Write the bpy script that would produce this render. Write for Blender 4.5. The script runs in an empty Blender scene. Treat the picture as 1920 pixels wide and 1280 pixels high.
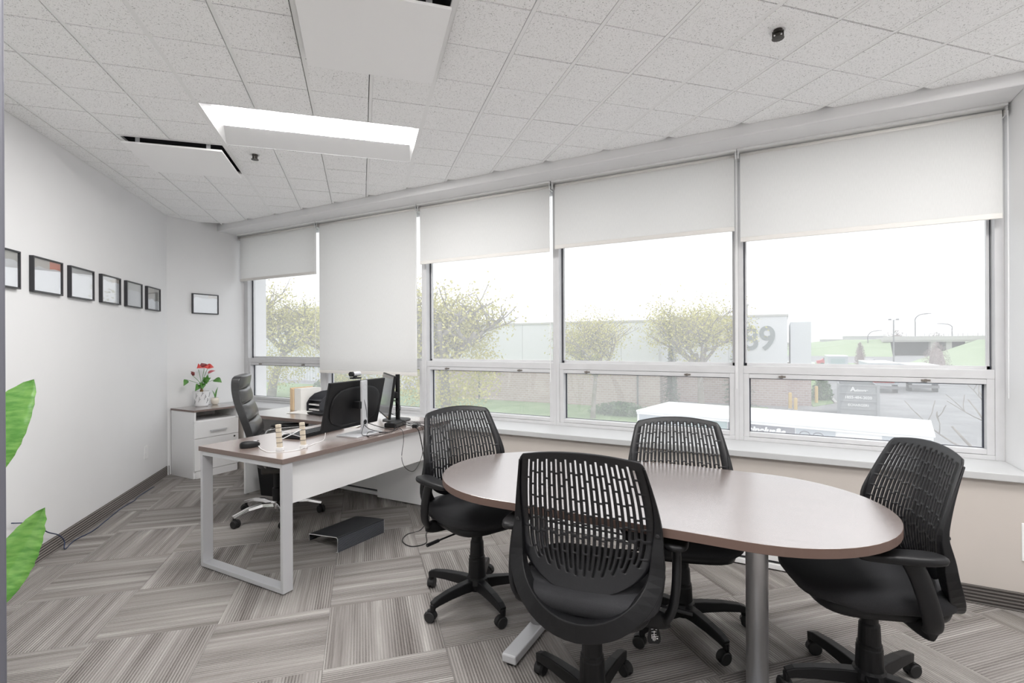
import bpy, bmesh, math, random
from mathutils import Vector, Matrix
S = bpy.context.scene
C = S.collection
PI = math.pi
random.seed(7)

# ------------------------------------------------------------------ camera
YAW, ROLL, FPX, EYE = math.radians(61.7), math.radians(0.28), 938.0, 1.335
fw = Vector((-math.cos(YAW), math.sin(YAW), 0)); rt = Vector((math.sin(YAW), math.cos(YAW), 0)); up = Vector((0, 0, 1))
R3 = math.cos(ROLL) * rt - math.sin(ROLL) * up
U3 = math.sin(ROLL) * rt + math.cos(ROLL) * up
cam_d = bpy.data.cameras.new('camera'); cam = bpy.data.objects.new('camera', cam_d); C.objects.link(cam)
cam.matrix_world = Matrix(((R3.x, U3.x, -fw.x, 0), (R3.y, U3.y, -fw.y, 0), (R3.z, U3.z, -fw.z, EYE), (0, 0, 0, 1)))
cam_d.sensor_width = 36; cam_d.lens = FPX / 1920 * 36; cam_d.shift_y = 2.1 / 1920
cam_d.clip_start = 0.05; cam_d.clip_end = 2000
S.camera = cam

# ------------------------------------------------------------------ world: bright overcast sky
SKY = 1.66
w = bpy.data.worlds.new('overcast_sky'); S.world = w; w.use_nodes = True
nt = w.node_tree; nt.nodes.clear()
wo = nt.nodes.new('ShaderNodeOutputWorld'); bg = nt.nodes.new('ShaderNodeBackground')
tc = nt.nodes.new('ShaderNodeTexCoord'); mp = nt.nodes.new('ShaderNodeMapping'); nz = nt.nodes.new('ShaderNodeTexNoise'); cr = nt.nodes.new('ShaderNodeValToRGB')
mp.inputs['Scale'].default_value = (1, 1, 6); nz.inputs['Scale'].default_value = 2.2; nz.inputs['Detail'].default_value = 5
cr.color_ramp.elements[0].position = 0.35; cr.color_ramp.elements[0].color = (0.79, 0.82, 0.86, 1)
cr.color_ramp.elements[1].position = 0.62; cr.color_ramp.elements[1].color = (0.965, 0.985, 1, 1)
nt.links.new(tc.outputs['Generated'], mp.inputs['Vector']); nt.links.new(mp.outputs[0], nz.inputs['Vector'])
nt.links.new(nz.outputs['Fac'], cr.inputs[0]); nt.links.new(cr.outputs[0], bg.inputs[0]); bg.inputs[1].default_value = SKY
nt.links.new(bg.outputs[0], wo.inputs[0])

# ------------------------------------------------------------------ colour management
S.view_settings.view_transform = 'Standard'; S.view_settings.look = 'None'
S.view_settings.exposure = 0.19; S.view_settings.gamma = 1.0; S.view_settings.use_curve_mapping = False
S.cycles.use_denoising = True
S.cycles.max_bounces = 10; S.cycles.diffuse_bounces = 6; S.cycles.transparent_max_bounces = 12
S.cycles.sample_clamp_indirect = 8
LAMP = 43.5     # emission of the fluorescent troffers, seen and added

# ------------------------------------------------------------------ materials
M = {}
def mat(name, col, rough=0.5, metal=0.0, spec=0.5, **kw):
    m = bpy.data.materials.new(name); m.use_nodes = True
    p = m.node_tree.nodes['Principled BSDF']
    p.inputs['Base Color'].default_value = (*col, 1); p.inputs['Roughness'].default_value = rough
    p.inputs['Metallic'].default_value = metal; p.inputs['Specular IOR Level'].default_value = spec
    for k, v in kw.items(): p.inputs[k.replace('_', ' ')].default_value = v
    M[name] = m; return m
def N(m, t, **inp):
    n = m.node_tree.nodes.new(t)
    for k, v in inp.items():
        try: n.inputs[k.replace('_', ' ')].default_value = v
        except Exception: setattr(n, k, v)
    return n
def L(m, a, b): m.node_tree.links.new(a, b)
def P(m): return m.node_tree.nodes['Principled BSDF']
def ramp(m, src, stops):
    r = N(m, 'ShaderNodeValToRGB'); e = r.color_ramp.elements
    while len(e) < len(stops): e.new(0.5)
    for i, (pos, c) in enumerate(stops): e[i].position = pos; e[i].color = (*c, 1)
    L(m, src, r.inputs[0]); return r
def noisy(name, c1, c2, scale, rough=0.6, bump=0.0, coord='Object', stretch=(1, 1, 1), lo=0.35, hi=0.65, detail=4, **kw):
    m = mat(name, c1, rough, **kw)
    t = N(m, 'ShaderNodeTexCoord'); mp = N(m, 'ShaderNodeMapping'); mp.inputs['Scale'].default_value = stretch
    n = N(m, 'ShaderNodeTexNoise'); n.inputs['Scale'].default_value = scale; n.inputs['Detail'].default_value = detail
    L(m, t.outputs[coord], mp.inputs[0]); L(m, mp.outputs[0], n.inputs['Vector'])
    r = ramp(m, n.outputs['Fac'], [(lo, c1), (hi, c2)]); L(m, r.outputs[0], P(m).inputs['Base Color'])
    if bump:
        b = N(m, 'ShaderNodeBump'); b.inputs['Strength'].default_value = bump; b.inputs['Distance'].default_value = 0.002
        L(m, n.outputs['Fac'], b.inputs['Height']); L(m, b.outputs[0], P(m).inputs['Normal'])
    return m

noisy('wall_paint', (0.80, 0.80, 0.805), (0.788, 0.788, 0.793), 3, 0.7)
noisy('wall_beige', (0.545, 0.50, 0.462), (0.53, 0.487, 0.45), 3, 0.7)
mat('white_gloss', (0.84, 0.84, 0.84), 0.35)
mat('sill_white', (0.52, 0.525, 0.53), 0.5)
mat('white_melamine', (0.82, 0.82, 0.825), 0.4)
noisy('alu_paint', (0.60, 0.60, 0.61), (0.575, 0.575, 0.585), 12, 0.4)
mat('plate_white', (0.95, 0.95, 0.95), 0.6)
mat('silver', (0.58, 0.585, 0.605), 0.42, 0.25)
mat('chrome_grey', (0.50, 0.50, 0.51), 0.4, 0.8)
mat('chrome', (0.8, 0.8, 0.8), 0.15, 1.0)
mat('gasket', (0.03, 0.035, 0.05), 0.6)
mat('plenum', (0.05, 0.05, 0.055), 0.9)
mat('tee', (0.88, 0.88, 0.875), 0.5)
mat('latch_metal', (0.20, 0.18, 0.16), 0.4, 0.5)
mat('steel_dark', (0.06, 0.055, 0.05), 0.4, 0.6)
mat('black_frame', (0.03, 0.03, 0.035), 0.35)
mat('plastic_black', (0.007, 0.007, 0.008), 0.45, spec=0.3)
noisy('shell_black', (0.006, 0.006, 0.0075), (0.010, 0.010, 0.012), 400, 0.36, 0.1, spec=0.45)
noisy('fabric_black', (0.008, 0.008, 0.010), (0.02, 0.02, 0.023), 700, 0.85, 0.3)
noisy('leather', (0.014, 0.014, 0.016), (0.02, 0.02, 0.022), 60, 0.30, spec=0.8)
mat('rubber', (0.012, 0.012, 0.013), 0.6)
mat('cable_black', (0.012, 0.012, 0.013), 0.5)
mat('cable_white', (0.8, 0.8, 0.8), 0.5)
mat('cable_blue', (0.03, 0.045, 0.10), 0.5)
mat('paper', (0.85, 0.84, 0.81), 0.7)
mat('manila', (0.72, 0.55, 0.36), 0.7)
mat('light_wood', (0.66, 0.58, 0.47), 0.55)
mat('screen', (0.012, 0.013, 0.015), 0.12, spec=0.8)
mat('door_grey', (0.10, 0.10, 0.12), 0.5)
mat('white_paint_text', (0.85, 0.85, 0.85), 0.5)

def wood(name, c1, c2, rough, axis, spec=0.5, coat=0.0):
    m = mat(name, c1, rough, spec=spec)
    t = N(m, 'ShaderNodeTexCoord'); mp = N(m, 'ShaderNodeMapping')
    mp.inputs['Scale'].default_value = (2, 40, 40) if axis == 'x' else (40, 2, 40)
    n = N(m, 'ShaderNodeTexNoise'); n.inputs['Scale'].default_value = 2.0; n.inputs['Detail'].default_value = 6; n.inputs['Roughness'].default_value = 0.65
    L(m, t.outputs['Object'], mp.inputs[0]); L(m, mp.outputs[0], n.inputs['Vector'])
    r = ramp(m, n.outputs['Fac'], [(0.3, c1), (0.7, c2)]); L(m, r.outputs[0], P(m).inputs['Base Color'])
    P(m).inputs['Coat Weight'].default_value = coat; P(m).inputs['Coat Roughness'].default_value = rough; P(m).inputs['Coat IOR'].default_value = 2.4; P(m).inputs['IOR'].default_value = 2.6
    return m
wood('laminate_x', (0.115, 0.08, 0.07), (0.19, 0.142, 0.126), 0.27, 'x', 0.5, 1.0)
wood('laminate_y', (0.19, 0.135, 0.115), (0.28, 0.21, 0.185), 0.27, 'y', 0.5, 1.0)

mat('edge_brown', (0.13, 0.085, 0.07), 0.5, spec=0.3)
mat('edge_taupe', (0.20, 0.155, 0.138), 0.5, spec=0.3)
def banded(o):
    for p in o.data.polygons: p.material_index = 0 if p.normal.z > 0.5 else 1
    return o
# ceiling tile: white mineral fibre with dark fissures
m = mat('ceiling_tile', (0.80, 0.80, 0.79), 0.85)
t = N(m, 'ShaderNodeTexCoord'); oi = N(m, 'ShaderNodeObjectInfo'); ad = N(m, 'ShaderNodeVectorMath', operation='ADD'); mu = N(m, 'ShaderNodeMath', operation='MULTIPLY'); mu.inputs[1].default_value = 37.0
L(m, oi.outputs['Random'], mu.inputs[0]); L(m, t.outputs['Object'], ad.inputs[0]); L(m, mu.outputs[0], ad.inputs[1])
n = N(m, 'ShaderNodeTexNoise'); n.inputs['Scale'].default_value = 190; n.inputs['Detail'].default_value = 2; n.inputs['Distortion'].default_value = 1.2
L(m, ad.outputs[0], n.inputs['Vector'])
r = ramp(m, n.outputs['Fac'], [(0.345, (0.42, 0.42, 0.415)), (0.385, (0.95, 0.95, 0.948))]); L(m, r.outputs[0], P(m).inputs['Base Color'])
b = N(m, 'ShaderNodeBump'); b.inputs['Strength'].default_value = 0.4; b.inputs['Distance'].default_value = 0.003
L(m, r.outputs[0], b.inputs['Height']); L(m, b.outputs[0], P(m).inputs['Normal'])

# carpet tile: ribs and tonal bands running along local x, different in every tile
m = mat('carpet', (0.3, 0.28, 0.26), 0.95, spec=0.1)
t = N(m, 'ShaderNodeTexCoord'); oi = N(m, 'ShaderNodeObjectInfo'); sep = N(m, 'ShaderNodeSeparateXYZ'); L(m, t.outputs['Object'], sep.inputs[0])
off = N(m, 'ShaderNodeMath', operation='MULTIPLY_ADD'); off.inputs[1].default_value = 53.0; L(m, oi.outputs['Random'], off.inputs[0]); L(m, sep.outputs['Y'], off.inputs[2])
lx = N(m, 'ShaderNodeMath', operation='MULTIPLY'); lx.inputs[1].default_value = 0.04; L(m, sep.outputs['X'], lx.inputs[0])
cmb = N(m, 'ShaderNodeCombineXYZ'); L(m, lx.outputs[0], cmb.inputs[0]); L(m, off.outputs[0], cmb.inputs[1])
n1 = N(m, 'ShaderNodeTexNoise'); n1.inputs['Scale'].default_value = 11; n1.inputs['Detail'].default_value = 3.5; n1.inputs['Roughness'].default_value = 0.75
L(m, cmb.outputs[0], n1.inputs['Vector'])
r1 = ramp(m, n1.outputs['Fac'], [(0.30, (0.172, 0.156, 0.146)), (0.45, (0.28, 0.26, 0.248)), (0.56, (0.345, 0.325, 0.31)), (0.68, (0.48, 0.458, 0.438))])
wv = N(m, 'ShaderNodeMath', operation='MULTIPLY'); wv.inputs[1].default_value = 2 * PI / 0.0125; L(m, off.outputs[0], wv.inputs[0])
sn = N(m, 'ShaderNodeMath', operation='SINE'); L(m, wv.outputs[0], sn.inputs[0])
n2 = N(m, 'ShaderNodeTexNoise'); n2.inputs['Scale'].default_value = 120; n2.inputs['Detail'].default_value = 2; L(m, t.outputs['Object'], n2.inputs['Vector'])
n3 = N(m, 'ShaderNodeTexNoise'); n3.inputs['Scale'].default_value = 8; n3.inputs['Detail'].default_value = 1; L(m, cmb.outputs[0], n3.inputs['Vector'])
hh = N(m, 'ShaderNodeMath', operation='MULTIPLY_ADD'); hh.inputs[1].default_value = 1.4; L(m, n2.outputs['Fac'], hh.inputs[0]); L(m, sn.outputs[0], hh.inputs[2])
rr = ramp(m, hh.outputs[0], [(0.02, (0.52, 0.51, 0.50)), (0.42, (1, 1, 1))])
mx = N(m, 'ShaderNodeMix', data_type='RGBA', blend_type='MULTIPLY'); rm = ramp(m, n3.outputs['Fac'], [(0.42, (0.15, 0.15, 0.15)), (0.58, (1, 1, 1))])
L(m, rm.outputs[0], mx.inputs[0]); L(m, r1.outputs[0], mx.inputs[6]); L(m, rr.outputs[0], mx.inputs[7]); L(m, mx.outputs[2], P(m).inputs['Base Color'])
b = N(m, 'ShaderNodeBump'); b.inputs['Strength'].default_value = 0.5; b.inputs['Distance'].default_value = 0.004
L(m, hh.outputs[0], b.inputs['Height']); L(m, b.outputs[0], P(m).inputs['Normal'])

# carpet cove base: horizontal ribs
def ribbed(name, c1, c2, pitch, axis='Z', rough=0.8, metal=0):
    m = mat(name, c1, rough, metal); t = N(m, 'ShaderNodeTexCoord'); sp = N(m, 'ShaderNodeSeparateXYZ'); L(m, t.outputs['Object'], sp.inputs[0])
    a = N(m, 'ShaderNodeMath', operation='MULTIPLY'); a.inputs[1].default_value = 2 * PI / pitch; L(m, sp.outputs[axis], a.inputs[0])
    s = N(m, 'ShaderNodeMath', operation='SINE'); L(m, a.outputs[0], s.inputs[0])
    n = N(m, 'ShaderNodeTexNoise'); n.inputs['Scale'].default_value = 150; L(m, t.outputs['Object'], n.inputs['Vector'])
    h = N(m, 'ShaderNodeMath', operation='ADD'); L(m, s.outputs[0], h.inputs[0]); L(m, n.outputs['Fac'], h.inputs[1])
    r = ramp(m, h.outputs[0], [(0.1, c1), (0.9, c2)]); L(m, r.outputs[0], P(m).inputs['Base Color'])
    b = N(m, 'ShaderNodeBump'); b.inputs['Strength'].default_value = 0.6; b.inputs['Distance'].default_value = 0.003
    L(m, s.outputs[0], b.inputs['Height']); L(m, b.outputs[0], P(m).inputs['Normal']); return m
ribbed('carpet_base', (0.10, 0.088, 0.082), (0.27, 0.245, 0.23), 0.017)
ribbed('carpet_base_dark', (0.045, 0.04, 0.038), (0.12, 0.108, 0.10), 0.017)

# window glass; translucent share lays a pale glare veil over the view
GLASS_VEIL = 0.18
m = bpy.data.materials.new('glass'); m.use_nodes = True; M['glass'] = m; m.node_tree.nodes.clear()
o = N(m, 'ShaderNodeOutputMaterial'); tr = N(m, 'ShaderNodeBsdfTransparent'); tl = N(m, 'ShaderNodeBsdfTranslucent'); gl = N(m, 'ShaderNodeBsdfGlossy')
tl.inputs[0].default_value = (1, 1, 1, 1); gl.inputs['Roughness'].default_value = 0.0
ms = N(m, 'ShaderNodeMixShader'); ms.inputs[0].default_value = GLASS_VEIL; ms2 = N(m, 'ShaderNodeMixShader'); ms2.inputs[0].default_value = 0.04
L(m, tr.outputs[0], ms.inputs[1]); L(m, tl.outputs[0], ms.inputs[2]); L(m, ms.outputs[0], ms2.inputs[1]); L(m, gl.outputs[0], ms2.inputs[2]); L(m, ms2.outputs[0], o.inputs[0])

# woven sun-screen fabric
m = bpy.data.materials.new('blind_fabric'); m.use_nodes = True; M['blind_fabric'] = m; m.node_tree.nodes.clear()
o = N(m, 'ShaderNodeOutputMaterial'); tl = N(m, 'ShaderNodeBsdfTranslucent'); df = N(m, 'ShaderNodeBsdfDiffuse'); ms = N(m, 'ShaderNodeMixShader')
tl.inputs[0].default_value = (0.87, 0.865, 0.85, 1); df.inputs[0].default_value = (0.86, 0.855, 0.845, 1); ms.inputs[0].default_value = 0.55
t = N(m, 'ShaderNodeTexCoord'); n = N(m, 'ShaderNodeTexNoise'); n.inputs['Scale'].default_value = 30; mp = N(m, 'ShaderNodeMapping'); mp.inputs['Scale'].default_value = (12, 1, 1)
L(m, t.outputs['Object'], mp.inputs[0]); L(m, mp.outputs[0], n.inputs['Vector'])
r = ramp(m, n.outputs['Fac'], [(0.3, (0.86, 0.858, 0.852)), (0.7, (0.93, 0.928, 0.922))]); L(m, r.outputs[0], tl.inputs[0])
L(m, df.outputs[0], ms.inputs[1]); L(m, tl.outputs[0], ms.inputs[2]); L(m, ms.outputs[0], o.inputs[0])
mat('blind_hem', (0.74, 0.72, 0.69), 0.7)

def emis(name, col, s):
    m = bpy.data.materials.new(name); m.use_nodes = True; m.node_tree.nodes.clear(); M[name] = m
    o = N(m, 'ShaderNodeOutputMaterial'); e = N(m, 'ShaderNodeEmission'); e.inputs[0].default_value = (*col, 1); e.inputs[1].default_value = s
    L(m, e.outputs[0], o.inputs[0]); return m
emis('tube_light', (1.0, 0.985, 0.97), LAMP)

# ------------------------------------------------------------------ mesh helpers
def obj(name, bm, m, parent=None, smooth=False, bevel=0, **props):
    me = bpy.data.meshes.new(name); bm.normal_update(); bm.to_mesh(me); bm.free()
    for mm in (m if isinstance(m, (list, tuple)) else [m]): me.materials.append(M[mm] if isinstance(mm, str) else mm)
    if smooth:
        for p in me.polygons: p.use_smooth = True
    o = bpy.data.objects.new(name, me); C.objects.link(o)
    if parent: o.parent = parent
    if bevel:
        b = o.modifiers.new('b', 'BEVEL'); b.width = bevel; b.segments = 2; b.limit_method = 'ANGLE'
    for k, v in props.items(): o[k] = v
    return o
def share(name, src, parent=None, loc=None, rotz=None):
    o = bpy.data.objects.new(name, src.data); C.objects.link(o)
    if parent: o.parent = parent
    if loc: o.location = loc
    if rotz is not None: o.rotation_euler = (0, 0, rotz)
    return o
def tag(o, label, cat, group=None):
    o['label'] = label; o['category'] = cat
    if group: o['group'] = group
    return o
def thing(name, label, cat, loc=(0, 0, 0), rotz=0, group=None):
    o = bpy.data.objects.new(name, None); C.objects.link(o); o.location = loc; o.rotation_euler = (0, 0, rotz)
    o.empty_display_size = 0.1
    return tag(o, label, cat, group)
def struct(o): o['kind'] = 'structure'; return o
def copy_tree(o, parent=None):
    c = o.copy(); C.objects.link(c); c.parent = parent
    for ch in list(o.children): copy_tree(ch, c)
    return c
def B(): return bmesh.new()
def box(bm, x0, x1, y0, y1, z0, z1, mi=0):
    v = [bm.verts.new(p) for p in ((x0, y0, z0), (x1, y0, z0), (x1, y1, z0), (x0, y1, z0), (x0, y0, z1), (x1, y0, z1), (x1, y1, z1), (x0, y1, z1))]
    for f in ((3, 2, 1, 0), (4, 5, 6, 7), (0, 1, 5, 4), (1, 2, 6, 5), (2, 3, 7, 6), (3, 0, 4, 7)):
        bm.faces.new([v[i] for i in f]).material_index = mi
    return bm
def boxes(*bs):
    bm = B()
    for b in bs: box(bm, *b)
    return bm
def prism(poly, z0, z1, bm=None):
    bm = bm or B()
    a = [bm.verts.new((x, y, z0)) for x, y in poly]; b = [bm.verts.new((x, y, z1)) for x, y in poly]
    n = len(poly)
    bm.faces.new(a[::-1]); bm.faces.new(b)
    for i in range(n): bm.faces.new((a[i], a[(i + 1) % n], b[(i + 1) % n], b[i]))
    return bm
def lathe(prof, seg=24, bm=None, c=(0, 0, 0)):
    bm = bm or B(); rings = []
    for r, z in prof:
        rings.append([bm.verts.new((c[0] + r * math.cos(2 * PI * i / seg), c[1] + r * math.sin(2 * PI * i / seg), c[2] + z)) for i in range(seg)])
    for a, b in zip(rings, rings[1:]):
        for i in range(seg): bm.faces.new((a[i], a[(i + 1) % seg], b[(i + 1) % seg], b[i]))
    bm.faces.new(rings[0][::-1]); bm.faces.new(rings[-1])
    return bm
def catmull(pts, n=6):
    pts = [Vector(p) for p in pts]; out = []
    for i in range(len(pts) - 1):
        p0 = pts[max(i - 1, 0)]; p1 = pts[i]; p2 = pts[i + 1]; p3 = pts[min(i + 2, len(pts) - 1)]
        for k in range(n):
            t = k / n
            out.append(0.5 * ((2 * p1) + (p2 - p0) * t + (2 * p0 - 5 * p1 + 4 * p2 - p3) * t * t + (3 * p1 - p0 - 3 * p2 + p3) * t ** 3))
    out.append(pts[-1]); return out
def sweep(pts, sec, bm=None, upv=(0, 0, 1), closed_ends=True):
    """pts: list of Vectors; sec(i, t) -> list of (a, b) offsets along side and up"""
    bm = bm or B(); n = len(pts); rings = []; upv = Vector(upv)
    for i in range(n):
        d = (pts[min(i + 1, n - 1)] - pts[max(i - 1, 0)]).normalized()
        s = d.cross(upv)
        if s.length < 1e-3: s = d.cross(Vector((0.3, 1, 0.1)))
        s.normalize(); u = s.cross(d).normalized()
        rings.append([bm.verts.new(pts[i] + s * a + u * b) for a, b in sec(i, i / (n - 1))])
    for a, b in zip(rings, rings[1:]):
        k = len(a)
        for j in range(k): bm.faces.new((a[j], a[(j + 1) % k], b[(j + 1) % k], b[j]))
    if closed_ends: bm.faces.new(rings[0][::-1]); bm.faces.new(rings[-1])
    return bm
def circ(r, seg=8, ry=None): return [(r * math.cos(2 * PI * k / seg), (ry or r) * math.sin(2 * PI * k / seg)) for k in range(seg)]
def tube(pts, r, seg=8, bm=None, n=6, smooth=True):
    p = catmull(pts, n) if smooth else [Vector(q) for q in pts]
    return sweep(p, (lambda i, t: circ(r, seg)) if not callable(r) else (lambda i, t: circ(r(t), seg)), bm)
def superell(a, b, c, e1, e2, nu=16, nv=32, cen=(0, 0, 0), bm=None, deform=None):
    bm = bm or B(); f = lambda w, e: math.copysign(abs(w) ** e, w); rows = []
    for i in range(nu + 1):
        th = -PI / 2 + PI * i / nu; row = []
        for j in range(nv):
            ph = 2 * PI * j / nv
            p = Vector((a * f(math.cos(th), e1) * f(math.cos(ph), e2), b * f(math.cos(th), e1) * f(math.sin(ph), e2), c * f(math.sin(th), e1)))
            if deform: p = deform(p)
            row.append(p + Vector(cen))
        rows.append(row)
    vs = []
    for i, row in enumerate(rows):
        vs.append([bm.verts.new(row[0])] if i in (0, nu) else [bm.verts.new(p) for p in row])
    for i in range(nu):
        a_, b_ = vs[i], vs[i + 1]
        for j in range(nv):
            k = (j + 1) % nv
            if len(a_) == 1: bm.faces.new((a_[0], b_[k], b_[j]))
            elif len(b_) == 1: bm.faces.new((a_[j], a_[k], b_[0]))
            else: bm.faces.new((a_[j], a_[k], b_[k], b_[j]))
    return bm
def text(name, s, size, m, parent=None, loc=(0, 0, 0), rot=(0, 0, 0), ext=0.002, align='CENTER', shear=0, sx=1.0, bold=0.0):
    cu = bpy.data.curves.new(name, 'FONT'); cu.body = s; cu.size = size; cu.extrude = ext; cu.align_x = align; cu.align_y = 'CENTER'; cu.shear = shear; cu.offset = bold
    t = bpy.data.objects.new(name + '_tmp', cu); C.objects.link(t)
    bpy.context.view_layer.update()
    me = bpy.data.meshes.new_from_object(t.evaluated_get(bpy.context.evaluated_depsgraph_get()))
    bpy.data.objects.remove(t); bpy.data.curves.remove(cu)
    me.materials.clear(); me.materials.append(M[m]); me.name = name
    o = bpy.data.objects.new(name, me); C.objects.link(o); o.location = loc; o.rotation_euler = rot; o.scale = (sx, 1, 1)
    if parent: o.parent = parent
    return o
def clip(poly, planes):
    for nx, ny, d in planes:      # keep nx*x+ny*y <= d
        out = []
        for i in range(len(poly)):
            p, q = poly[i], poly[(i + 1) % len(poly)]
            dp, dq = nx * p[0] + ny * p[1] - d, nx * q[0] + ny * q[1] - d
            if dp <= 0: out.append(p)
            if dp * dq < 0:
                t = dp / (dp - dq); out.append((p[0] + (q[0] - p[0]) * t, p[1] + (q[1] - p[1]) * t))
        poly = out
        if len(poly) < 3: return []
    return poly
def area(poly): return 0.5 * abs(sum(poly[i][0] * poly[(i + 1) % len(poly)][1] - poly[(i + 1) % len(poly)][0] * poly[i][1] for i in range(len(poly))))

# ------------------------------------------------------------------ room shell
ZC, YW, YN, XB, XR, XE, YB = 2.65, 3.35, 3.665, -5.53, 1.07, 2.6, -1.7
SQ = math.sqrt(0.5)
WL = -2.70                      # left wall: x + y = WL
def gxy(g1, g2): return (SQ * (-g1 + g2), SQ * (g1 + g2))
room = [(-1, -1, -WL), (-1, 0, -XB), (0, 1, YW), (1, 0, XE), (0, -1, -YB)]
def roomclip(poly, m=0.0): return clip(poly, [(nx, ny, d - m * math.hypot(nx, ny)) for nx, ny, d in room])
full = roomclip([(-9, -9), (9, -9), (9, 9), (-9, 9)])

floor = struct(obj('floor', prism(full, -0.12, -0.0025), 'plenum'))
T = 0.505; F1, F2 = 2.69, -1.17
tile_me = {}
for i in range(-10, 16):
    for j in range(-8, 12):
        a1, a2 = F1 + (i) * T, F2 + j * T
        e = 0.0007
        q = [gxy(a1 + e, a2 + e), gxy(a1 + T - e, a2 + e), gxy(a1 + T - e, a2 + T - e), gxy(a1 + e, a2 + T - e)]
        p = roomclip(q, 0.002)
        if len(p) < 3 or area(p) < 0.004: continue
        cx, cy = gxy(a1 + T / 2, a2 + T / 2); par = (i + j) % 2
        rz = (3 * PI / 4 if par else PI / 4) + PI * ((i * 7 + j * 3) % 2)
        cs, sn_ = math.cos(-rz), math.sin(-rz)
        if area(p) > T * T * 0.98:
            if 0 not in tile_me:
                h = T / 2 - e; tile_me[0] = obj('carpet_tile', boxes((-h, h, -h, h, -0.0025, 0)), 'carpet', floor); o = tile_me[0]
            else: o = share('carpet_tile', tile_me[0], floor)
        else:
            pl = [((x - cx) * cs - (y - cy) * sn_, (x - cx) * sn_ + (y - cy) * cs) for x, y in p]
            o = obj('carpet_tile', prism(pl, -0.0025, 0), 'carpet', floor)
        o.location = (cx, cy, 0); o.rotation_euler = (0, 0, rz)

# ceiling slab, acoustic tiles and tees
ceiling = struct(obj('ceiling', prism(full, ZC + 0.13, ZC + 0.2), 'plenum'))
CT = 0.3045; K1, K2 = 2.485, -0.862
def holecell(i, j):
    if i in (2, 3) and 0 <= j <= 3: return True            # fluorescent troffer
    if i in (-2, -1) and j in (2, 3): return True          # large air plaque
    if i in (4, 5) and j in (-2, -1): return True          # far air plaque
    if i in (-6, -5) and 0 <= j <= 3: return True          # added troffer out of view, door side
    if i in (-6, -5) and 8 <= j <= 11: return True         # added troffer out of view, window side
    if i in (-10, -9) and 4 <= j <= 7: return True         # added troffer out of view, middle of the room
    return False
ct0 = None
for i in range(-16, 22):
    for j in range(-9, 22):
        if holecell(i, j): continue
        a1, a2 = K1 + i * CT, K2 + j * CT
        q = [gxy(a1 + 0.0035, a2 + 0.009), gxy(a1 + CT - 0.0035, a2 + 0.009), gxy(a1 + CT - 0.0035, a2 + CT - 0.0125), gxy(a1 + 0.0035, a2 + CT - 0.0125)]
        p = roomclip(q, 0.002)
        if len(p) < 3 or area(p) < 0.002: continue
        cx, cy = gxy(a1 + CT / 2, a2 + CT / 2)
        if math.hypot(cx + 5.42, cy - 3.27) < 0.18 and area(p) < 0.045: continue     # missing offcut by the bulkhead
        pl = [(x - cx, y - cy) for x, y in p]
        if area(p) > 0.99 * area(q):
            o = share('ceiling_tile', ct0, ceiling) if ct0 else obj('ceiling_tile', prism(pl, 0, 0.018), 'ceiling_tile', ceiling)
            ct0 = ct0 or o
        else: o = obj('ceiling_tile', prism(pl, 0, 0.018), 'ceiling_tile', ceiling)
        o.location = (cx, cy, ZC + random.uniform(-0.0008, 0.0008))
for j in range(-9, 22):
    hw = 0.0125 if j % 4 == 0 else 0.0085
    segs = [(-16, 22)]
    for (ia, ib, ja, jb) in ((2, 4, 0, 4), (-2, 0, 2, 4), (4, 6, -2, 0), (-6, -4, 0, 4), (-6, -4, 8, 12), (-10, -8, 4, 8)):
        if ja < j < jb:
            ns = []
            for s0, s1 in segs:
                if s1 <= ia or s0 >= ib: ns.append((s0, s1)); continue
                if s0 < ia: ns.append((s0, ia))
                if s1 > ib: ns.append((ib, s1))
            segs = ns
    for s0, s1 in segs:
        a2 = K2 + j * CT
        p = roomclip([gxy(K1 + s0 * CT, a2 - hw), gxy(K1 + s1 * CT, a2 - hw), gxy(K1 + s1 * CT, a2 + hw), gxy(K1 + s0 * CT, a2 + hw)], 0.002)
        if len(p) > 2 and area(p) > 0.0005: obj('tee', prism(p, ZC + 0.002, ZC + 0.03), 'tee', ceiling)
for i in range(-16, 22, 2):
    a1 = K1 + i * CT
    for s0, s1 in ((-9, 0), (0, 4), (4, 22)):
        if (i in (3,) and s0 == 0): continue
        p = roomclip([gxy(a1 - 0.0032, K2 + s0 * CT), gxy(a1 + 0.0032, K2 + s0 * CT), gxy(a1 + 0.0032, K2 + s1 * CT), gxy(a1 - 0.0032, K2 + s1 * CT)], 0.002)
        if len(p) > 2 and area(p) > 0.0003: obj('tee', prism(p, ZC + 0.010, ZC + 0.03), 'tee', ceiling)

# walls
def slab(name, p, q, th, z0, z1, m):
    p, q = Vector((*p, 0)), Vector((*q, 0)); d = (q - p).normalized(); n = Vector((-d.y, d.x, 0)) * th
    return struct(obj(name, prism([(p.x, p.y), (q.x, q.y), (q.x + n.x, q.y + n.y), (p.x + n.x, p.y + n.y)], z0, z1), m))
yl = WL - XB
slab('wall_left', (XB, yl), (WL - YB, YB), -0.15, -0.1, ZC + 0.2, 'wall_paint')
struct(obj('wall_back', boxes((XB - 0.2, XB, yl, 3.95, -0.1, ZC + 0.2)), 'wall_paint'))
struct(obj('wall_window', boxes((XB, XE, YW, 3.78, -0.1, 0.638)), 'wall_beige'))
struct(obj('wall_window_end', boxes((XR, XE, YW, 3.85, 0.6385, ZC + 0.2)), 'wall_paint'))
struct(obj('wall_bulkhead', boxes((XB, XR, YW, 3.95, 2.588, ZC + 0.2)), 'wall_paint', bevel=0.006))
struct(obj('wall_right', boxes((XE, XE + 0.15, YB, 3.6, -0.1, ZC + 0.2)), 'wall_paint'))
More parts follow.
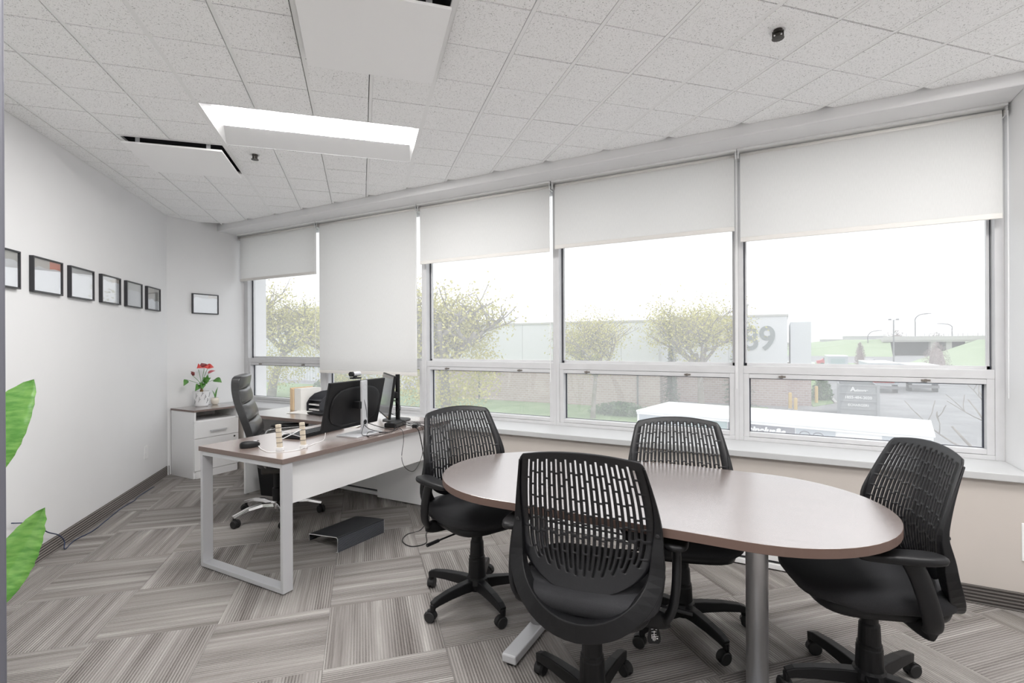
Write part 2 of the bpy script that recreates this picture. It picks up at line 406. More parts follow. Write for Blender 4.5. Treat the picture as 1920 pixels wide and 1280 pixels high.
struct(obj('wall_rear', boxes((WL - YB - 0.2, XE + 0.15, YB - 0.15, YB, -0.1, ZC + 0.2)), 'wall_paint'))
struct(obj('trim_1', boxes((XB, XR + 0.0, 3.318, 3.70, 0.6385, 0.677)), 'sill_white', bevel=0.004)).name = 'trim_1'
p0, p1 = Vector((XB, yl, 0)), Vector((WL - YB, YB, 0)); d = (p1 - p0).normalized(); L0 = (p1 - p0).length
bl = struct(obj('baseboard_left', boxes((0.02, L0 - 0.02, 0.0, 0.008, 0, 0.098)), 'carpet_base', bevel=0.003)); bl.location = p0; bl.rotation_euler = (0, 0, math.atan2(d.y, d.x))
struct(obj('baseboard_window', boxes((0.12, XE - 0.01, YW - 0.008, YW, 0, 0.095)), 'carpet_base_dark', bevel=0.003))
struct(obj('baseboard_back', boxes((XB, XB + 0.008, yl + 0.01, 2.845, 0, 0.095)), 'carpet_base', bevel=0.003))

# door jamb at the left edge, close to the camera
dj = struct(obj('door_1', boxes((-0.10, 0.0, -0.05, 0.05, 0, ZC), (-0.075, -0.025, 0.05, 0.062, 0, ZC)), 'door_grey', bevel=0.004))
dj.location = (-1.3804, 0.3925, 0); dj.rotation_euler = (0, 0, math.radians(28.3 + 60))

# ------------------------------------------------------------------ windows
MX = [-5.53, -4.205, -2.890, -1.575, -0.250, 1.070]
for k in range(5):
    x0, x1 = MX[k], MX[k + 1]
    lo = 0.07 if k == 0 else 0.026
    hi = 0.04 if k == 4 else 0.026
    a, b_ = x0 + lo, x1 - hi
    y0, y1 = YN, 3.76
    bm = boxes((x0, a, y0, y1, 0.677, 2.588), (b_, x1, y0, y1, 0.677, 2.588), (a, b_, y0, y1, 2.54, 2.588),
               (a, b_, y0 + 0.004, y1, 1.122, 1.172), (a, b_, y0, y1, 0.677, 0.702))
    win = struct(obj('window_%d' % (k + 1), bm, 'alu_paint', bevel=0.002))
    f = 0.034                                           # awning sash below the transom
    obj('sash', boxes((a, a + f, y0 + .006, y1 - .01, .702, 1.122), (b_ - f, b_, y0 + .006, y1 - .01, .702, 1.122), (a + f, b_ - f, y0 + .006, y1 - .01, 1.092, 1.120), (a + f, b_ - f, y0 + .006, y1 - .01, .704, .732)), 'alu_paint', win, bevel=0.002)
    obj('gasket', boxes((a + f, a + f + .007, 3.716, 3.727, .732, 1.092), (b_ - f - .006, b_ - f, 3.716, 3.727, .732, 1.092), (a + f, b_ - f, 3.712, 3.727, 1.086, 1.092), (a + f, b_ - f, 3.722, 3.727, .732, .735)), 'gasket', win)
    obj('gasket', boxes((a + 0.004, a + .009, 3.718, 3.726, 1.172, 2.54), (b_ - .006, b_ - .003, 3.720, 3.726, 1.172, 2.54)), 'gasket', win)
    obj('glazing_bead', boxes((a, a + .018, 3.726, 3.75, 1.172, 2.54), (b_ - .018, b_, 3.726, 3.75, 1.172, 2.54), (a, b_, 3.726, 3.75, 1.172, 1.19)), 'alu_paint', win)
    obj('pane', boxes((a + f, b_ - f, 3.728, 3.732, .732, 1.092)), 'glass', win)
    obj('pane', boxes((a, b_, 3.728, 3.732, 1.172, 2.54)), 'glass', win)
    for fr in (0.18, 0.76):
        xl = a + (b_ - a) * fr
        bm = boxes((xl - .018, xl + .022, y0 - .008, y0 + .006, 1.101, 1.111))
        lathe([(.007, 0), (.007, .014), (.004, .016)], 12, bm, (xl, y0 - .004, 1.098))
        lt = obj('latch', bm, 'latch_metal', win)
        obj('latch_lever', boxes((xl + .005, xl + .075, y0 - .007, y0 - .002, 1.0935, 1.0985)), 'alu_paint', lt)

# ------------------------------------------------------------------ roller blinds
BL = [(-5.482, -4.222, 2.052, 'leftmost roller blind, half lowered beside the back wall'),
      (-4.178, -2.912, 1.035, 'long roller blind pulled down behind the computer monitors'),
      (-2.872, -1.592, 2.044, 'roller blind above the window with the large yellow tree, third from left'),
      (-1.550, -0.268, 2.060, 'roller blind above the middle window with two spring trees, fourth from left'),
      (-0.233, 1.042, 1.984, 'rightmost roller blind, above the window showing the overpass')]
for k, (x0, x1, zb, lab) in enumerate(BL):
    rb = thing('roller_blind', 'cream ' + lab, 'blind', ((x0 + x1) / 2, 3.59, 2.588), 0, 'roller blinds on the window wall')
    hw, dz = (x1 - x0) / 2, zb - 2.588
    bm = boxes((-hw, hw, -0.0006, 0.0006, dz + 0.03, -0.045))
    obj('fabric', bm, 'blind_fabric', rb)
    bm = B(); R = Matrix.Rotation(PI / 2, 4, 'Y')
    lathe([(.021, -hw), (.021, hw)], 16, bm); bmesh.ops.transform(bm, matrix=Matrix.Translation((0, .021, -.040)) @ R, verts=bm.verts)
    obj('roller_tube', bm, 'blind_hem', rb, smooth=True)
    obj('headrail', boxes((-hw - .016, hw + .016, -.032, .046, -.0135, 0)), 'white_gloss', rb, bevel=0.002)
    for s in (-1, 1): obj('bracket', boxes((s * (hw + .010) - .006, s * (hw + .010) + .006, -.028, .044, -.066, -.0135)), 'chrome', rb, bevel=0.002)
    obj('hem_bar', boxes((-hw, hw, -.005, .005, dz, dz + .030)), 'blind_hem', rb, bevel=0.003)
    ch = tube([(hw + .012, -.03, -.04), (hw + .012, -.03, -.9), (hw + .012, -.027, -1.56 if k > 1 else -1.4)], .0016, 5, n=2)
    tube([(hw + .017, -.022, -.04), (hw + .017, -.022, -.9), (hw + .012, -.027, -1.56 if k > 1 else -1.4)], .0016, 5, ch, n=2)
    obj('bead_chain', ch, 'white_gloss', rb)

# ------------------------------------------------------------------ ceiling fittings
def troffer(i0, j0, lab, name='ceiling_light'):
    g1a, g2a = K1 + i0 * CT, K2 + j0 * CT
    cx, cy = gxy(g1a + CT, g2a + 2 * CT)
    t = thing(name, lab, 'ceiling light', (cx, cy, ZC), PI / 4, 'recessed ceiling lights')   # local x = g2 (long), y = g1
    hx, hy = 2 * CT - .013, CT - .004
    bm = B(); zi = .024
    o4 = [(-hx, -hy), (hx, -hy), (hx, hy), (-hx, hy)]; i4 = [(-hx + .055, -hy + .10), (hx - .055, -hy + .10), (hx - .055, hy - .20), (-hx + .055, hy - .20)]
    i4 = [(-hx + .045, -.215), (hx - .03, -.215), (hx - .03, .03), (-hx + .045, .03)]
    va = [bm.verts.new((x, y, .001)) for x, y in o4]; vb = [bm.verts.new((x, y, zi)) for x, y in i4]
    for k in range(4): bm.faces.new((va[k], vb[k], vb[(k + 1) % 4], va[(k + 1) % 4]))
    obj('reflector', bm, 'white_gloss', t)
    obj('housing', boxes((-hx, hx, -hy, hy, .085, .12), (-hx, hx, -hy, -hy + .002, .0, .085), (-hx, hx, hy - .002, hy, .0, .085), (-hx, -hx + .002, -hy, hy, .0, .085), (hx - .002, hx, -hy, hy, .0, .085)), 'white_gloss', t)
    obj('diffuser', boxes((i4[0][0], i4[1][0], i4[0][1], i4[2][1], zi - .002, zi + .006)), 'tube_light', t)
    return t
troffer(2, 0, 'lit recessed fluorescent ceiling light with warm glow')
troffer(-6, 0, 'added unseen ceiling light brightening the room from the door side')  # this and the next two: unseen troffers added to brighten the interior
troffer(-6, 8, 'added unseen ceiling light brightening the room from the window side')
troffer(-10, 4, 'added unseen ceiling light brightening the middle of the room')

def plaque(i0, j0, lab):
    cx, cy = gxy(K1 + (i0 + 1) * CT, K2 + (j0 + 1) * CT); h = CT - .006
    t = thing('air_diffuser', lab, 'air vent', (cx, cy, ZC), PI / 4, 'square plaque air diffusers')
    fr = .012
    obj('frame', boxes((-h, h, -h, -h + fr, -.002, .012), (-h, h, h - fr, h, -.002, .012), (-h, -h + fr, -h + fr, h - fr, -.002, .012), (h - fr, h, -h + fr, h - fr, -.002, .012)), 'tee', t)
    obj('neck', boxes((-h, h, -h, -h + .004, .012, .12), (-h, h, h - .004, h, .012, .12), (-h, -h + .004, -h, h, .012, .12), (h - .004, h, -h, h, .012, .12), (-h, h, -h, h, .118, .12)), 'plenum', t)
    obj('plate', boxes((-.284, .284, -.284, .284, -.042, -.030)), 'plate_white', t, bevel=0.002)
    for sx in (-1, 1):
        for sy in (-1, 1): obj('hanger', boxes((sx * .2 - .012, sx * .2 + .012, sy * .262 - .003, sy * .262 + .003, -.031, .06)), 'silver', t)
plaque(-2, 2, 'large white square air diffuser plate at the top of the picture')
plaque(4, -2, 'white square air diffuser plate above the left wall with black gap')
for (g1, g2, lab) in ((3.84, -0.706, 'small dark sprinkler head beside the lit ceiling light'), (1.70, 1.69, 'dark sprinkler head in the ceiling at upper right')):
    x, y = gxy(g1, g2); t = thing('sprinkler', lab, 'sprinkler', (x, y, ZC))
    bm = B(); seg = 24
    obj('escutcheon', lathe([(.034, .002), (.036, -.003), (.026, -.004), (.022, .0)], 24), 'white_gloss', t, smooth=True)
    bm = lathe([(.018, .0), (.018, -.012), (.010, -.016), (.008, -.03)], 14); box(bm, -.022, -.016, -.004, .004, -.034, -.006); box(bm, .016, .022, -.004, .004, -.034, -.006)
    lathe([(.003, -.034), (.024, -.034), (.024, -.037), (.003, -.038)], 14, bm)
    obj('head', bm, 'steel_dark', t)

# ------------------------------------------------------------------ wall fittings
wang = math.atan2(-1, 1)                      # left wall runs along (1,-1); local +y of things below points into the room
def wl(s): return (SQ * (-s) + SQ * (WL * SQ), SQ * s + SQ * (WL * SQ))
FR = [(3.430, 'partly hidden behind the door jamb'), (3.858, 'with an orange patch at its top right'), (4.263, 'third from the door jamb'), (4.688, 'fourth from the door jamb'), (5.107, 'fifth from the door jamb, second nearest the corner'), (5.530, 'nearest the corner, darker than the others')]
def picture(name, label, loc, rotz, w, h, group, seed, m):
    t = thing(name, label, 'picture', loc, rotz, group)
    b, dp = .010, .024
    obj('frame', boxes((-w / 2, -w / 2 + b, 0, dp, -h / 2, h / 2), (w / 2 - b, w / 2, 0, dp, -h / 2, h / 2), (-w / 2 + b, w / 2 - b, 0, dp, h / 2 - b, h / 2), (-w / 2 + b, w / 2 - b, 0, dp, -h / 2, -h / 2 + b)), 'black_frame', t, bevel=0.001)
    obj('print', boxes((-w / 2 + b, w / 2 - b,   .002, .012, -h / 2 + b, h / 2 - b)), m, t)
    g = obj('glass', boxes((-w / 2 + b, w / 2 - b, .018, .019, -h / 2 + b, h / 2 - b)), 'picture_glass', t)
    return t
m = bpy.data.materials.new('picture_glass'); m.use_nodes = True; M['picture_glass'] = m; m.node_tree.nodes.clear()
o = N(m, 'ShaderNodeOutputMaterial'); tr = N(m, 'ShaderNodeBsdfTransparent'); gl = N(m, 'ShaderNodeBsdfGlossy'); gl.inputs['Roughness'].default_value = 0.02; ms = N(m, 'ShaderNodeMixShader'); ms.inputs[0].default_value = 0.22
L(m, tr.outputs[0], ms.inputs[1]); L(m, gl.outputs[0], ms.inputs[2]); L(m, ms.outputs[0], o.inputs[0])
def print_mat(name, top, accent, split, wob):
    m = mat(name, (0.8, 0.82, 0.85), 0.5); t = N(m, 'ShaderNodeTexCoord'); sp = N(m, 'ShaderNodeSeparateXYZ'); L(m, t.outputs['Object'], sp.inputs[0])
    n = N(m, 'ShaderNodeTexNoise'); n.inputs['Scale'].default_value = wob; L(m, t.outputs['Object'], n.inputs['Vector'])
    a = N(m, 'ShaderNodeMath', operation='MULTIPLY_ADD'); a.inputs[1].default_value = 0.06; L(m, n.outputs['Fac'], a.inputs[0]); L(m, sp.outputs['Z'], a.inputs[2])
    r = ramp(m, a.outputs[0], [(split, (0.80, 0.83, 0.87)), (split + 0.004, top)])
    x = N(m, 'ShaderNodeMath', operation='LESS_THAN'); x.inputs[1].default_value = -0.03; L(m, sp.outputs['X'], x.inputs[0])
    g = N(m, 'ShaderNodeMath', operation='GREATER_THAN'); g.inputs[1].default_value = split; L(m, a.outputs[0], g.inputs[0])
    mu = N(m, 'ShaderNodeMath', operation='MULTIPLY'); L(m, x.outputs[0], mu.inputs[0]); L(m, g.outputs[0], mu.inputs[1])
    mx = N(m, 'ShaderNodeMix', data_type='RGBA'); L(m, mu.outputs[0], mx.inputs[0]); L(m, r.outputs[0], mx.inputs[6]); mx.inputs[7].default_value = (*accent, 1)
    L(m, mx.outputs[2], P(m).inputs['Base Color']); return m
print_mat('print_a', (0.55, 0.55, 0.52), (0.55, 0.55, 0.52), 0.075, 9)
print_mat('print_b', (0.62, 0.60, 0.57), (0.75, 0.22, 0.12), 0.075, 8)
print_mat('print_c', (0.62, 0.64, 0.66), (0.62, 0.64, 0.66), 0.085, 12)
print_mat('print_d', (0.55, 0.55, 0.56), (0.55, 0.50, 0.45), 0.09, 14)
print_mat('print_e', (0.68, 0.70, 0.70), (0.68, 0.70, 0.70), 0.06, 7)
print_mat('print_f', (0.48, 0.46, 0.43), (0.42, 0.42, 0.40), 0.02, 18)
for k, (s, lab) in enumerate(FR):
    x, y = wl(s)
    picture('picture_frame', 'black framed certificate on the left wall, ' + lab, (x, y, 1.765), wang, .312, .218, 'black framed certificates in a row on the left wall', k, 'print_' + 'abcdef'[k])
picture('picture_frame', 'single black framed landscape print hanging above the white cabinet', (XB, 3.213, 1.770), -PI / 2, .280, .216, None, 9, 'print_d')
def outlet(label, loc, rotz, w=.075, h=.118):
    t = thing('wall_outlet', label, 'outlet', loc, rotz)
    obj('plate', boxes((-w / 2, w / 2, 0, .006, -h / 2, h / 2)), 'white_gloss', t, bevel=0.002)
    for dz in (-.022, .022): obj('socket', boxes((-.016, .016, .006, .008, dz - .013, dz + .013)), 'white_melamine', t, bevel=0.001)
x, y = wl(5.375); outlet('white outlet plate low on the left wall', (x, y, .343), wang)
outlet('white cover plate low on the wall at the right picture edge', (1.092, YW, .345), PI, .115, .185)
# ------------------------------------------------------------------ conference table (racetrack, T-feet)
tb = thing('conference_table', 'racetrack-shaped dark laminate meeting table on grey T-legs', 'table', (-.54, 2.095, 0))
def racetrack(hx, r, n=28):
    return [(hx + r * math.cos(-PI / 2 + PI * k / n), r * math.sin(-PI / 2 + PI * k / n)) for k in range(n + 1)] + [(-hx + r * math.cos(PI / 2 + PI * k / n), r * math.sin(PI / 2 + PI * k / n)) for k in range(n + 1)]
banded(obj('tabletop', prism(racetrack(.447, .445), .705, .735), ['laminate_x', 'edge_brown'], tb, bevel=0.0015))
obj('stretcher', boxes((-.42, .42, -.02, .02, .655, .69)), 'steel_dark', tb, bevel=0.003)
for sx in (-.455, .455):
    lg = obj('leg', lathe([(.039, .045), (.039, .68), (.039, .69)], 28), 'chrome_grey', tb, smooth=False); lg.location.x = sx
    for p in lg.data.polygons: p.use_smooth = len(p.vertices) == 4
    obj('foot', boxes((sx - .033, sx + .033, -.29, .29, .012, .048)), 'silver', tb, bevel=0.006)
    obj('top_bracket', boxes((sx - .03, sx + .03, -.25, .25, .688, .7045)), 'steel_dark', tb, bevel=0.003)
    for sy in (-.26, .26): obj('glide', lathe([(.018, 0), (.018, .012)], 12, c=(sx, sy, 0)), 'rubber', tb)

# ------------------------------------------------------------------ task chairs
def make_task_chair():
    t = thing('task_chair', 'x', 'chair', group='black task chairs around the meeting table')
    hwf = lambda v: (.200 + .040 * math.sin(min(v / .58, 1) * PI / 2) - .010 * max(0, 1 - v / .05) ** 2) if v < .58 else .240 * math.sqrt(max(0, 1 - ((v - .58) / .43) ** 2.3))
    def surf(u, v):
        h = hwf(v); x = u * h
        z = .945 - .447 * v + .022 * (1 - u * u) * (1 - v) ** 2
        y = -.130 - (.085 * (max(0, .58 - v) / .58) ** 1.25) - .035 * (max(0, v - .58) / .42) ** 2 + .040 * u * u * (h / .238) ** 2
        return Vector((x, y, z))
    NC = 22; us = [-1, -.94]; solid = []
    u0, u1 = -.86, .86; pt = (u1 - u0) / NC; sw = pt * .42
    cols = [(-1, -.93, None), (-.93, u0 + (pt - sw) / 2, None)]
    for c in range(NC):
        a = u0 + c * pt + (pt - sw) / 2; cols.append((a, a + sw, c))
        cols.append((a + sw, a + pt if c < NC - 1 else .93, None))
    cols.append((.93, 1, None))
    NV = 96; vs = [k / NV * .992 for k in range(NV + 1)]
    def slot(c, v):
        uc = u0 + (c + .5) * pt; end = .62 + .23 * math.sqrt(max(0, 1 - uc * uc)) + (.04 if c % 2 else 0)
        if v < .055 + (.022 if c % 2 else 0) or v > end: return False
        brk = ((.205, .46, .60) if c % 4 == 0 else (.135, .235, .335, .45, .555, .64)) if c % 2 == 0 else (.15, .25, .345, .44, .53, .62, .74)
        if c % 2 == 0 and c % 4: brk = (.16, .36, .52, .64)
        return all(abs(v - b_) > .0058 for b_ in brk)
    bm = B(); ulist = [cols[0][0]] + [c[1] for c in cols]; grid = {}
    for i, v in enumerate(vs):
        for j, u in enumerate(ulist): grid[i, j] = bm.verts.new(surf(u, v))
    for i in range(NV):
        vm = (vs[i] + vs[i + 1]) / 2
        for j, (a, b_, c) in enumerate(cols):
            if c is not None and slot(c, vm): continue
            bm.faces.new((grid[i, j], grid[i + 1, j], grid[i + 1, j + 1], grid[i, j + 1]))
    for v_ in [v_ for v_ in bm.verts if not v_.link_faces]: bm.verts.remove(v_)
    sh = obj('backrest', bm, 'shell_black', t, smooth=True); sm = sh.modifiers.new('s', 'SOLIDIFY'); sm.thickness = .0045; sm.offset = 0
    # U-shaped carrier behind the shell
    pts = []
    def side(z):
        v = (.945 - z) / .447; q = surf(1, v); f = min(1, max(0, (.74 - z) / .14)); f = f * f * (3 - 2 * f)
        return (q.x - .002) * (1 - f) + .236 * f, (q.y - .006) * (1 - f) - .112 * f
    for k in range(61):
        a = k / 60
        if a < .3: z = .925 - (a / .3) * .325; x, y = side(z); x = -x
        elif a > .7: z = .60 + ((a - .7) / .3) * .325; x, y = side(z)
        else:
            th = PI + (a - .3) / .4 * PI; x, z = .236 * math.cos(th), .60 + .190 * math.sin(th)
            y = -.112 - .105 * (max(0, .60 - z) / .19) ** 1.5
        pts.append(Vector((x, y, z)))
    def sec(i, tt):
        e = math.sin(tt * PI) ** 2.2; q_ = min(1, min(tt, 1 - tt) / .3); wdt = .004 + .006 * q_ ** 2 + .021 * e; th = .004 + .007 * q_ ** 2 + .014 * e
        return [(-th, -wdt), (th, -wdt), (th, wdt), (-th, wdt)]
    bm = B(); n = len(pts); rings = []
    for i in range(n):
        tt = i / (n - 1); d = (pts[min(i + 1, n - 1)] - pts[max(i - 1, 0)]).normalized()
        nrm = Vector((0, 1, 0)); s = d.cross(nrm).normalized(); nn = s.cross(d).normalized()
        rings.append([bm.verts.new(pts[i] + nn * a + s * b_) for a, b_ in sec(i, tt)])
    for a, b_ in zip(rings, rings[1:]):
        for j in range(4): bm.faces.new((a[j], a[(j + 1) % 4], b_[(j + 1) % 4], b_[j]))
    bm.faces.new(rings[0][::-1]); bm.faces.new(rings[-1])
    bmesh.ops.recalc_face_normals(bm, faces=bm.faces)
    fr = obj('back_frame', bm, 'plastic_black', t, bevel=0.004)
    for sx, z in ((-.236, .70), (.236, .70), (-.219, .53), (.219, .53)):
        b2 = lathe([(.006, 0), (.006, .004), (.003, .005)], 10); bmesh.ops.transform(b2, matrix=Matrix.Translation((sx, -.116 if z > .6 else -.150, z)) @ Matrix.Rotation(PI / 2, 4, 'X'), verts=b2.verts)
        obj('screw', b2, 'rubber', fr)
    obj('spine', sweep(catmull([(0, -.205, .425), (0, -.16, .397), (0, -.08, .405), (0, .02, .415)], 5), lambda i, tt: [(-.055, -.014), (.055, -.014), (.055, .014), (-.055, .014)]), 'plastic_black', t, bevel=0.005)
    # seat
    def sd(p):
        q = p.copy()
        if q.y > .08 and q.z < 0: q.z += (q.y - .08) * .18
        q.z -= max(0, q.y - .12) ** 2 * 1.6
        q.z -= .010 * max(0, 1 - (q.x / .2) ** 2 - ((q.y) / .2) ** 2) if q.z > 0 else 0
        return q
    obj('seat', superell(.245, .242, .048, .55, .55, 14, 40, (0, .035, .468), deform=sd), 'fabric_black', t, smooth=True)
    obj('seat_pan', superell(.215, .215, .034, .5, .5, 10, 32, (0, .02, .425)), 'plastic_black', t, smooth=True)
    obj('mechanism', boxes((-.075, .075, -.10, .12, .375, .41)), 'plastic_black', t, bevel=0.012)
    for s in (-1, 1):
        ar = obj('arm_post', sweep(catmull([(s * .283, .02, .642), (s * .288, -.005, .585), (s * .285, -.035, .49), (s * .268, -.052, .425), (s * .225, -.05, .398), (s * .10, -.04, .398)], 6), lambda i, tt: circ(.015, 12, .030) if tt < .7 else circ(.030, 12, .013), upv=(0, 1, 0)), 'plastic_black', t, smooth=True)
        obj('arm_pad', superell(.040, .128, .015, .5, .75, 10, 28, (s * .285, .045, .650), deform=lambda p: Vector((p.x * (1 - .25 * (p.y / .128)), p.y, p.z - .05 * max(0, p.y - .05) ** 2 * 10))), 'plastic_black', t, smooth=True)
    obj('lever', tube([(.07, .06, .39), (.20, .075, .385), (.31, .08, .375)], .0045, 8, tube([(.27, .0785, .379), (.335, .082, .372)], .0085, 8, n=2), n=3), 'plastic_black', t)
    col = lathe([(.047, .085), (.043, .20), (.041, .205), (.041, .215), (.037, .22), (.034, .285), (.032, .29), (.029, .295), (.028, .385)], 24)
    obj('gas_column', col, 'plastic_black', t, smooth=False, bevel=0)
    base = obj('base', lathe([(.030, .055), (.052, .062), (.060, .095), (.054, .118), (.046, .125)], 24), 'plastic_black', t)
    leg0 = cst0 = None
    for k in range(5):
        a = 2 * PI * k / 5
        if leg0 is None:
            bm = sweep([Vector(p) for p in ((.03, 0, .094), (.10, 0, .098), (.19, 0, .096), (.262, 0, .088), (.292, 0, .078))],
                       lambda i, tt: [(-(.028 - .012 * tt), -(.030 - .016 * tt)), ((.028 - .012 * tt), -(.030 - .016 * tt)), ((.022 - .008 * tt), .022 - .006 * tt), (-(.022 - .008 * tt), .022 - .006 * tt)])
            lathe([(.013, .05), (.014, .085)], 12, bm, (.288, 0, 0))
            leg0 = obj('leg', bm, 'plastic_black', base, bevel=0.004); l_ = leg0
            bm = B()
            for s in (-1, 1):
                b2 = lathe([(.020, 0), (.0265, .003), (.0265, .013), (.023, .016)], 20)
                bmesh.ops.transform(b2, matrix=Matrix.Translation((-.012, 0, .0265)) @ Matrix.Rotation(-s * PI / 2, 4, 'X') @ Matrix.Translation((0, 0, .004)), verts=b2.verts)
                me = bpy.data.meshes.new('w'); b2.to_mesh(me); b2.free(); bm.from_mesh(me); bpy.data.meshes.remove(me)
            hood = B(); seg = 12; rr = []
            for i in range(seg + 1):
                th = -.15 + (PI + .1) * i / seg; c_, s_ = math.cos(th), math.sin(th)
                rr.append([hood.verts.new((-.012 + .030 * c_, yy, .0265 + .030 * s_)) for yy in (-.013, .013)])
            for a_, b_ in zip(rr, rr[1:]): hood.faces.new((a_[0], a_[1], b_[1], b_[0]))
            me = bpy.data.meshes.new('w'); hood.to_mesh(me); hood.free(); bm.from_mesh(me); bpy.data.meshes.remove(me)
            lathe([(.011, .045), (.011, .062)], 10, bm)
            cst0 = obj('caster', bm, 'rubber', base); c0 = cst0
        else:
            l_ = share('leg', leg0, base); c0 = share('caster', cst0, base)
            for md in leg0.modifiers:
                b_ = l_.modifiers.new('b', 'BEVEL'); b_.width = .004; b_.segments = 2; b_.limit_method = 'ANGLE'
        l_.rotation_euler.z = a
        c0.location = (.288 * math.cos(a), .288 * math.sin(a), 0); c0.rotation_euler.z = a + random.uniform(-1.2, 1.2) + 2.0
    return t
chair0 = make_task_chair()
# label, x, y, facing angle (deg, of +y axis from world +y), base star angle, lift
CH = [('black slotted-back task chair in front, back turned to the camera, with key tag', -.597, 1.698, 7.3, 12, .020),
      ('black slotted-back task chair at the left end of the meeting table, nearest the desk', -1.40, 2.205, -114, 39, .018),
      ('black slotted-back task chair on the far side of the table under the window', -.415, 2.450, 196.5, 28, -.015),
      ('black slotted-back task chair at the right end of the meeting table', .283, 2.263, 109, 56, .0)]
chairs = []
for k, (lab, x, y, fa, ba, lift) in enumerate(CH):
    c = chair0 if k == 0 else copy_tree(chair0)
    c['label'] = lab; c.location = (x, y, 0); c.rotation_euler = (0, 0, math.radians(fa)); chairs.append(c)
    for ch in c.children:
        nm = ch.name.split('.')[0]
        if nm == 'base': ch.rotation_euler.z = math.radians(ba - fa)
        elif nm == 'gas_column': ch.scale.z = 1 + lift / .30
        elif nm == 'lever' and k != 1: ch.hide_render = False
        if nm not in ('base', 'gas_column'): ch.location.z = lift
# key tag hanging under the arm of the front chair
kt = thing('key_tag', 'black hang tag with white characters under the front chair', 'tag', (-.394, 1.762, .362), math.radians(28))
obj('tag_body', B() if False else (lambda bm: bm)(prism([(-.012, .0), (.012, .0), (.023, -.055), (.022, -.068), (.016, -.074), (-.016, -.074), (-.022, -.068), (-.023, -.055)], -.002, .002)), 'plastic_black', kt).rotation_euler = (PI / 2, 0, 0)
obj('cord', tube([(0, 0, -.002), (.001, 0, .02), (0, 0, .04)], .0022, 6, n=3), 'cable_black', kt)
gm = B()
for a, b_, c_, d_ in ((-.011, -.024, -.003, -.0225), (.003, -.022, .010, -.0205), (.004, -.026, .010, -.0245), (-.009, -.033, .007, -.0315), (-.0012, -.064, .0008, -.029), (-.010, -.043, .008, -.0415), (-.009, -.056, -.0073, -.043), (-.006, -.049, .014, -.0478), (.0035, -.062, .005, -.048), (-.005, -.062, -.0035, -.05), (.008, -.058, .013, -.054)):
    box(gm, a, c_, -.0028, -.0022, b_, d_)
obj('characters', gm, 'white_paint_text', kt)

# ------------------------------------------------------------------ executive desk and return
dk = thing('desk', 'rectangular desk with white modesty panel and silver loop leg', 'desk')
banded(obj('desktop', boxes((-3.075, -2.318, 1.745, 3.275, .697, .725)), ['laminate_y', 'edge_taupe'], dk, bevel=0.0015))
y0, y1, x0, x1, tk = 1.752, 1.812, -3.068, -2.325, .030
bm = B(); w_ = .062
obj('loop_leg', boxes((x0, x0 + .022, y0, y0 + w_, .008, .696), (x1 - .022, x1, y0, y0 + w_, .008, .696), (x0 + .022, x1 - .022, y0, y0 + w_, .008, .032), (x0 + .022, x1 - .022, y0, y0 + w_, .672, .696)), 'silver', dk, bevel=0.0015)
for gx in (x0 + .03, x1 - .03): obj('glide', lathe([(.014, 0), (.014, .009)], 12, c=(gx, y0 + .03, 0)), 'chrome', dk)
obj('modesty_panel', boxes((-2.415, -2.397, 1.814, 3.238, .448, .6965)), 'white_melamine', dk, bevel=0.001)
obj('end_panel', boxes((-3.07, -2.325, 3.24, 3.262, .012, .6965)), 'white_melamine', dk, bevel=0.001)
rd = thing('return_desk', 'desk return running along the window, with file trays on top', 'desk')
banded(obj('desktop', boxes((-4.20, -3.078, 2.735, 3.30, .697, .725)), ['laminate_x', 'edge_taupe'], rd, bevel=0.0015))
obj('end_panel', boxes((-4.192, -4.172, 2.77, 3.29, .012, .6965)), 'white_melamine', rd, bevel=0.001)
obj('back_panel', boxes((-4.171, -3.09, 3.26, 3.278, .30, .6965)), 'white_melamine', rd, bevel=0.001)
for gy in (2.80, 3.25): obj('glide', lathe([(.012, 0), (.012, .012)], 12, c=(-4.182, gy, 0)), 'chrome', rd)

# ------------------------------------------------------------------ white cabinet with open niche
cb = thing('cabinet', 'white low cabinet with dark top, open niche and drawers', 'cabinet')
cx0, cx1, cy0, cy1 = -5.505, -5.10, 2.855, 3.312
obj('body', boxes((cx0, cx1 - .02, cy0, cy0 + .018, .0, .66), (cx0, cx1 - .02, cy1 - .018, cy1, 0, .66), (cx0, cx0 + .012, cy0 + .018, cy1 - .018, .0, .66), (cx0 + .012, cx1 - .02, cy0 + .018, cy1 - .018, .555, .572), (cx0 + .012, cx1 - .02, cy0 + .018, cy1 - .018, .06, .075),
                   (cx1 - .02, cx1, cy0, cy0 + .018, .56, .66), (cx1 - .02, cx1, cy1 - .018, cy1, .56, .66)), 'white_melamine', cb, bevel=0.001)
obj('top', boxes((cx0 - .006, cx1 + .004, cy0 - .004, cy1 + .004, .6605, .680)), ['laminate_x', 'edge_taupe'], cb, bevel=0.001)
banded(cb.children[-1])
dr = obj('drawer', boxes((cx1 - .019, cx1, cy0 + .001, cy1 - .001, .397, .556)), 'white_melamine', cb, bevel=0.001)
hb = boxes((cx1 + .022, cx1 + .030, 3.01, 3.17, .452, .468), (cx1, cx1 + .024, 3.01, 3.018, .454, .466), (cx1, cx1 + .024, 3.162, 3.17, .454, .466)); obj('handle', hb, 'silver', dr, bevel=0.002)
d2 = obj('door', boxes((cx1 - .019, cx1, cy0 + .001, cy1 - .001, .076, .393)), 'white_melamine', cb, bevel=0.001)
bm = lathe([(.009, 0), (.009, .004), (.006, .005)], 14); bmesh.ops.transform(bm, matrix=Matrix.Translation((cx1, 3.265, .365)) @ Matrix.Rotation(PI / 2, 4, 'Y'), verts=bm.verts); obj('lock', bm, 'steel_dark', d2)
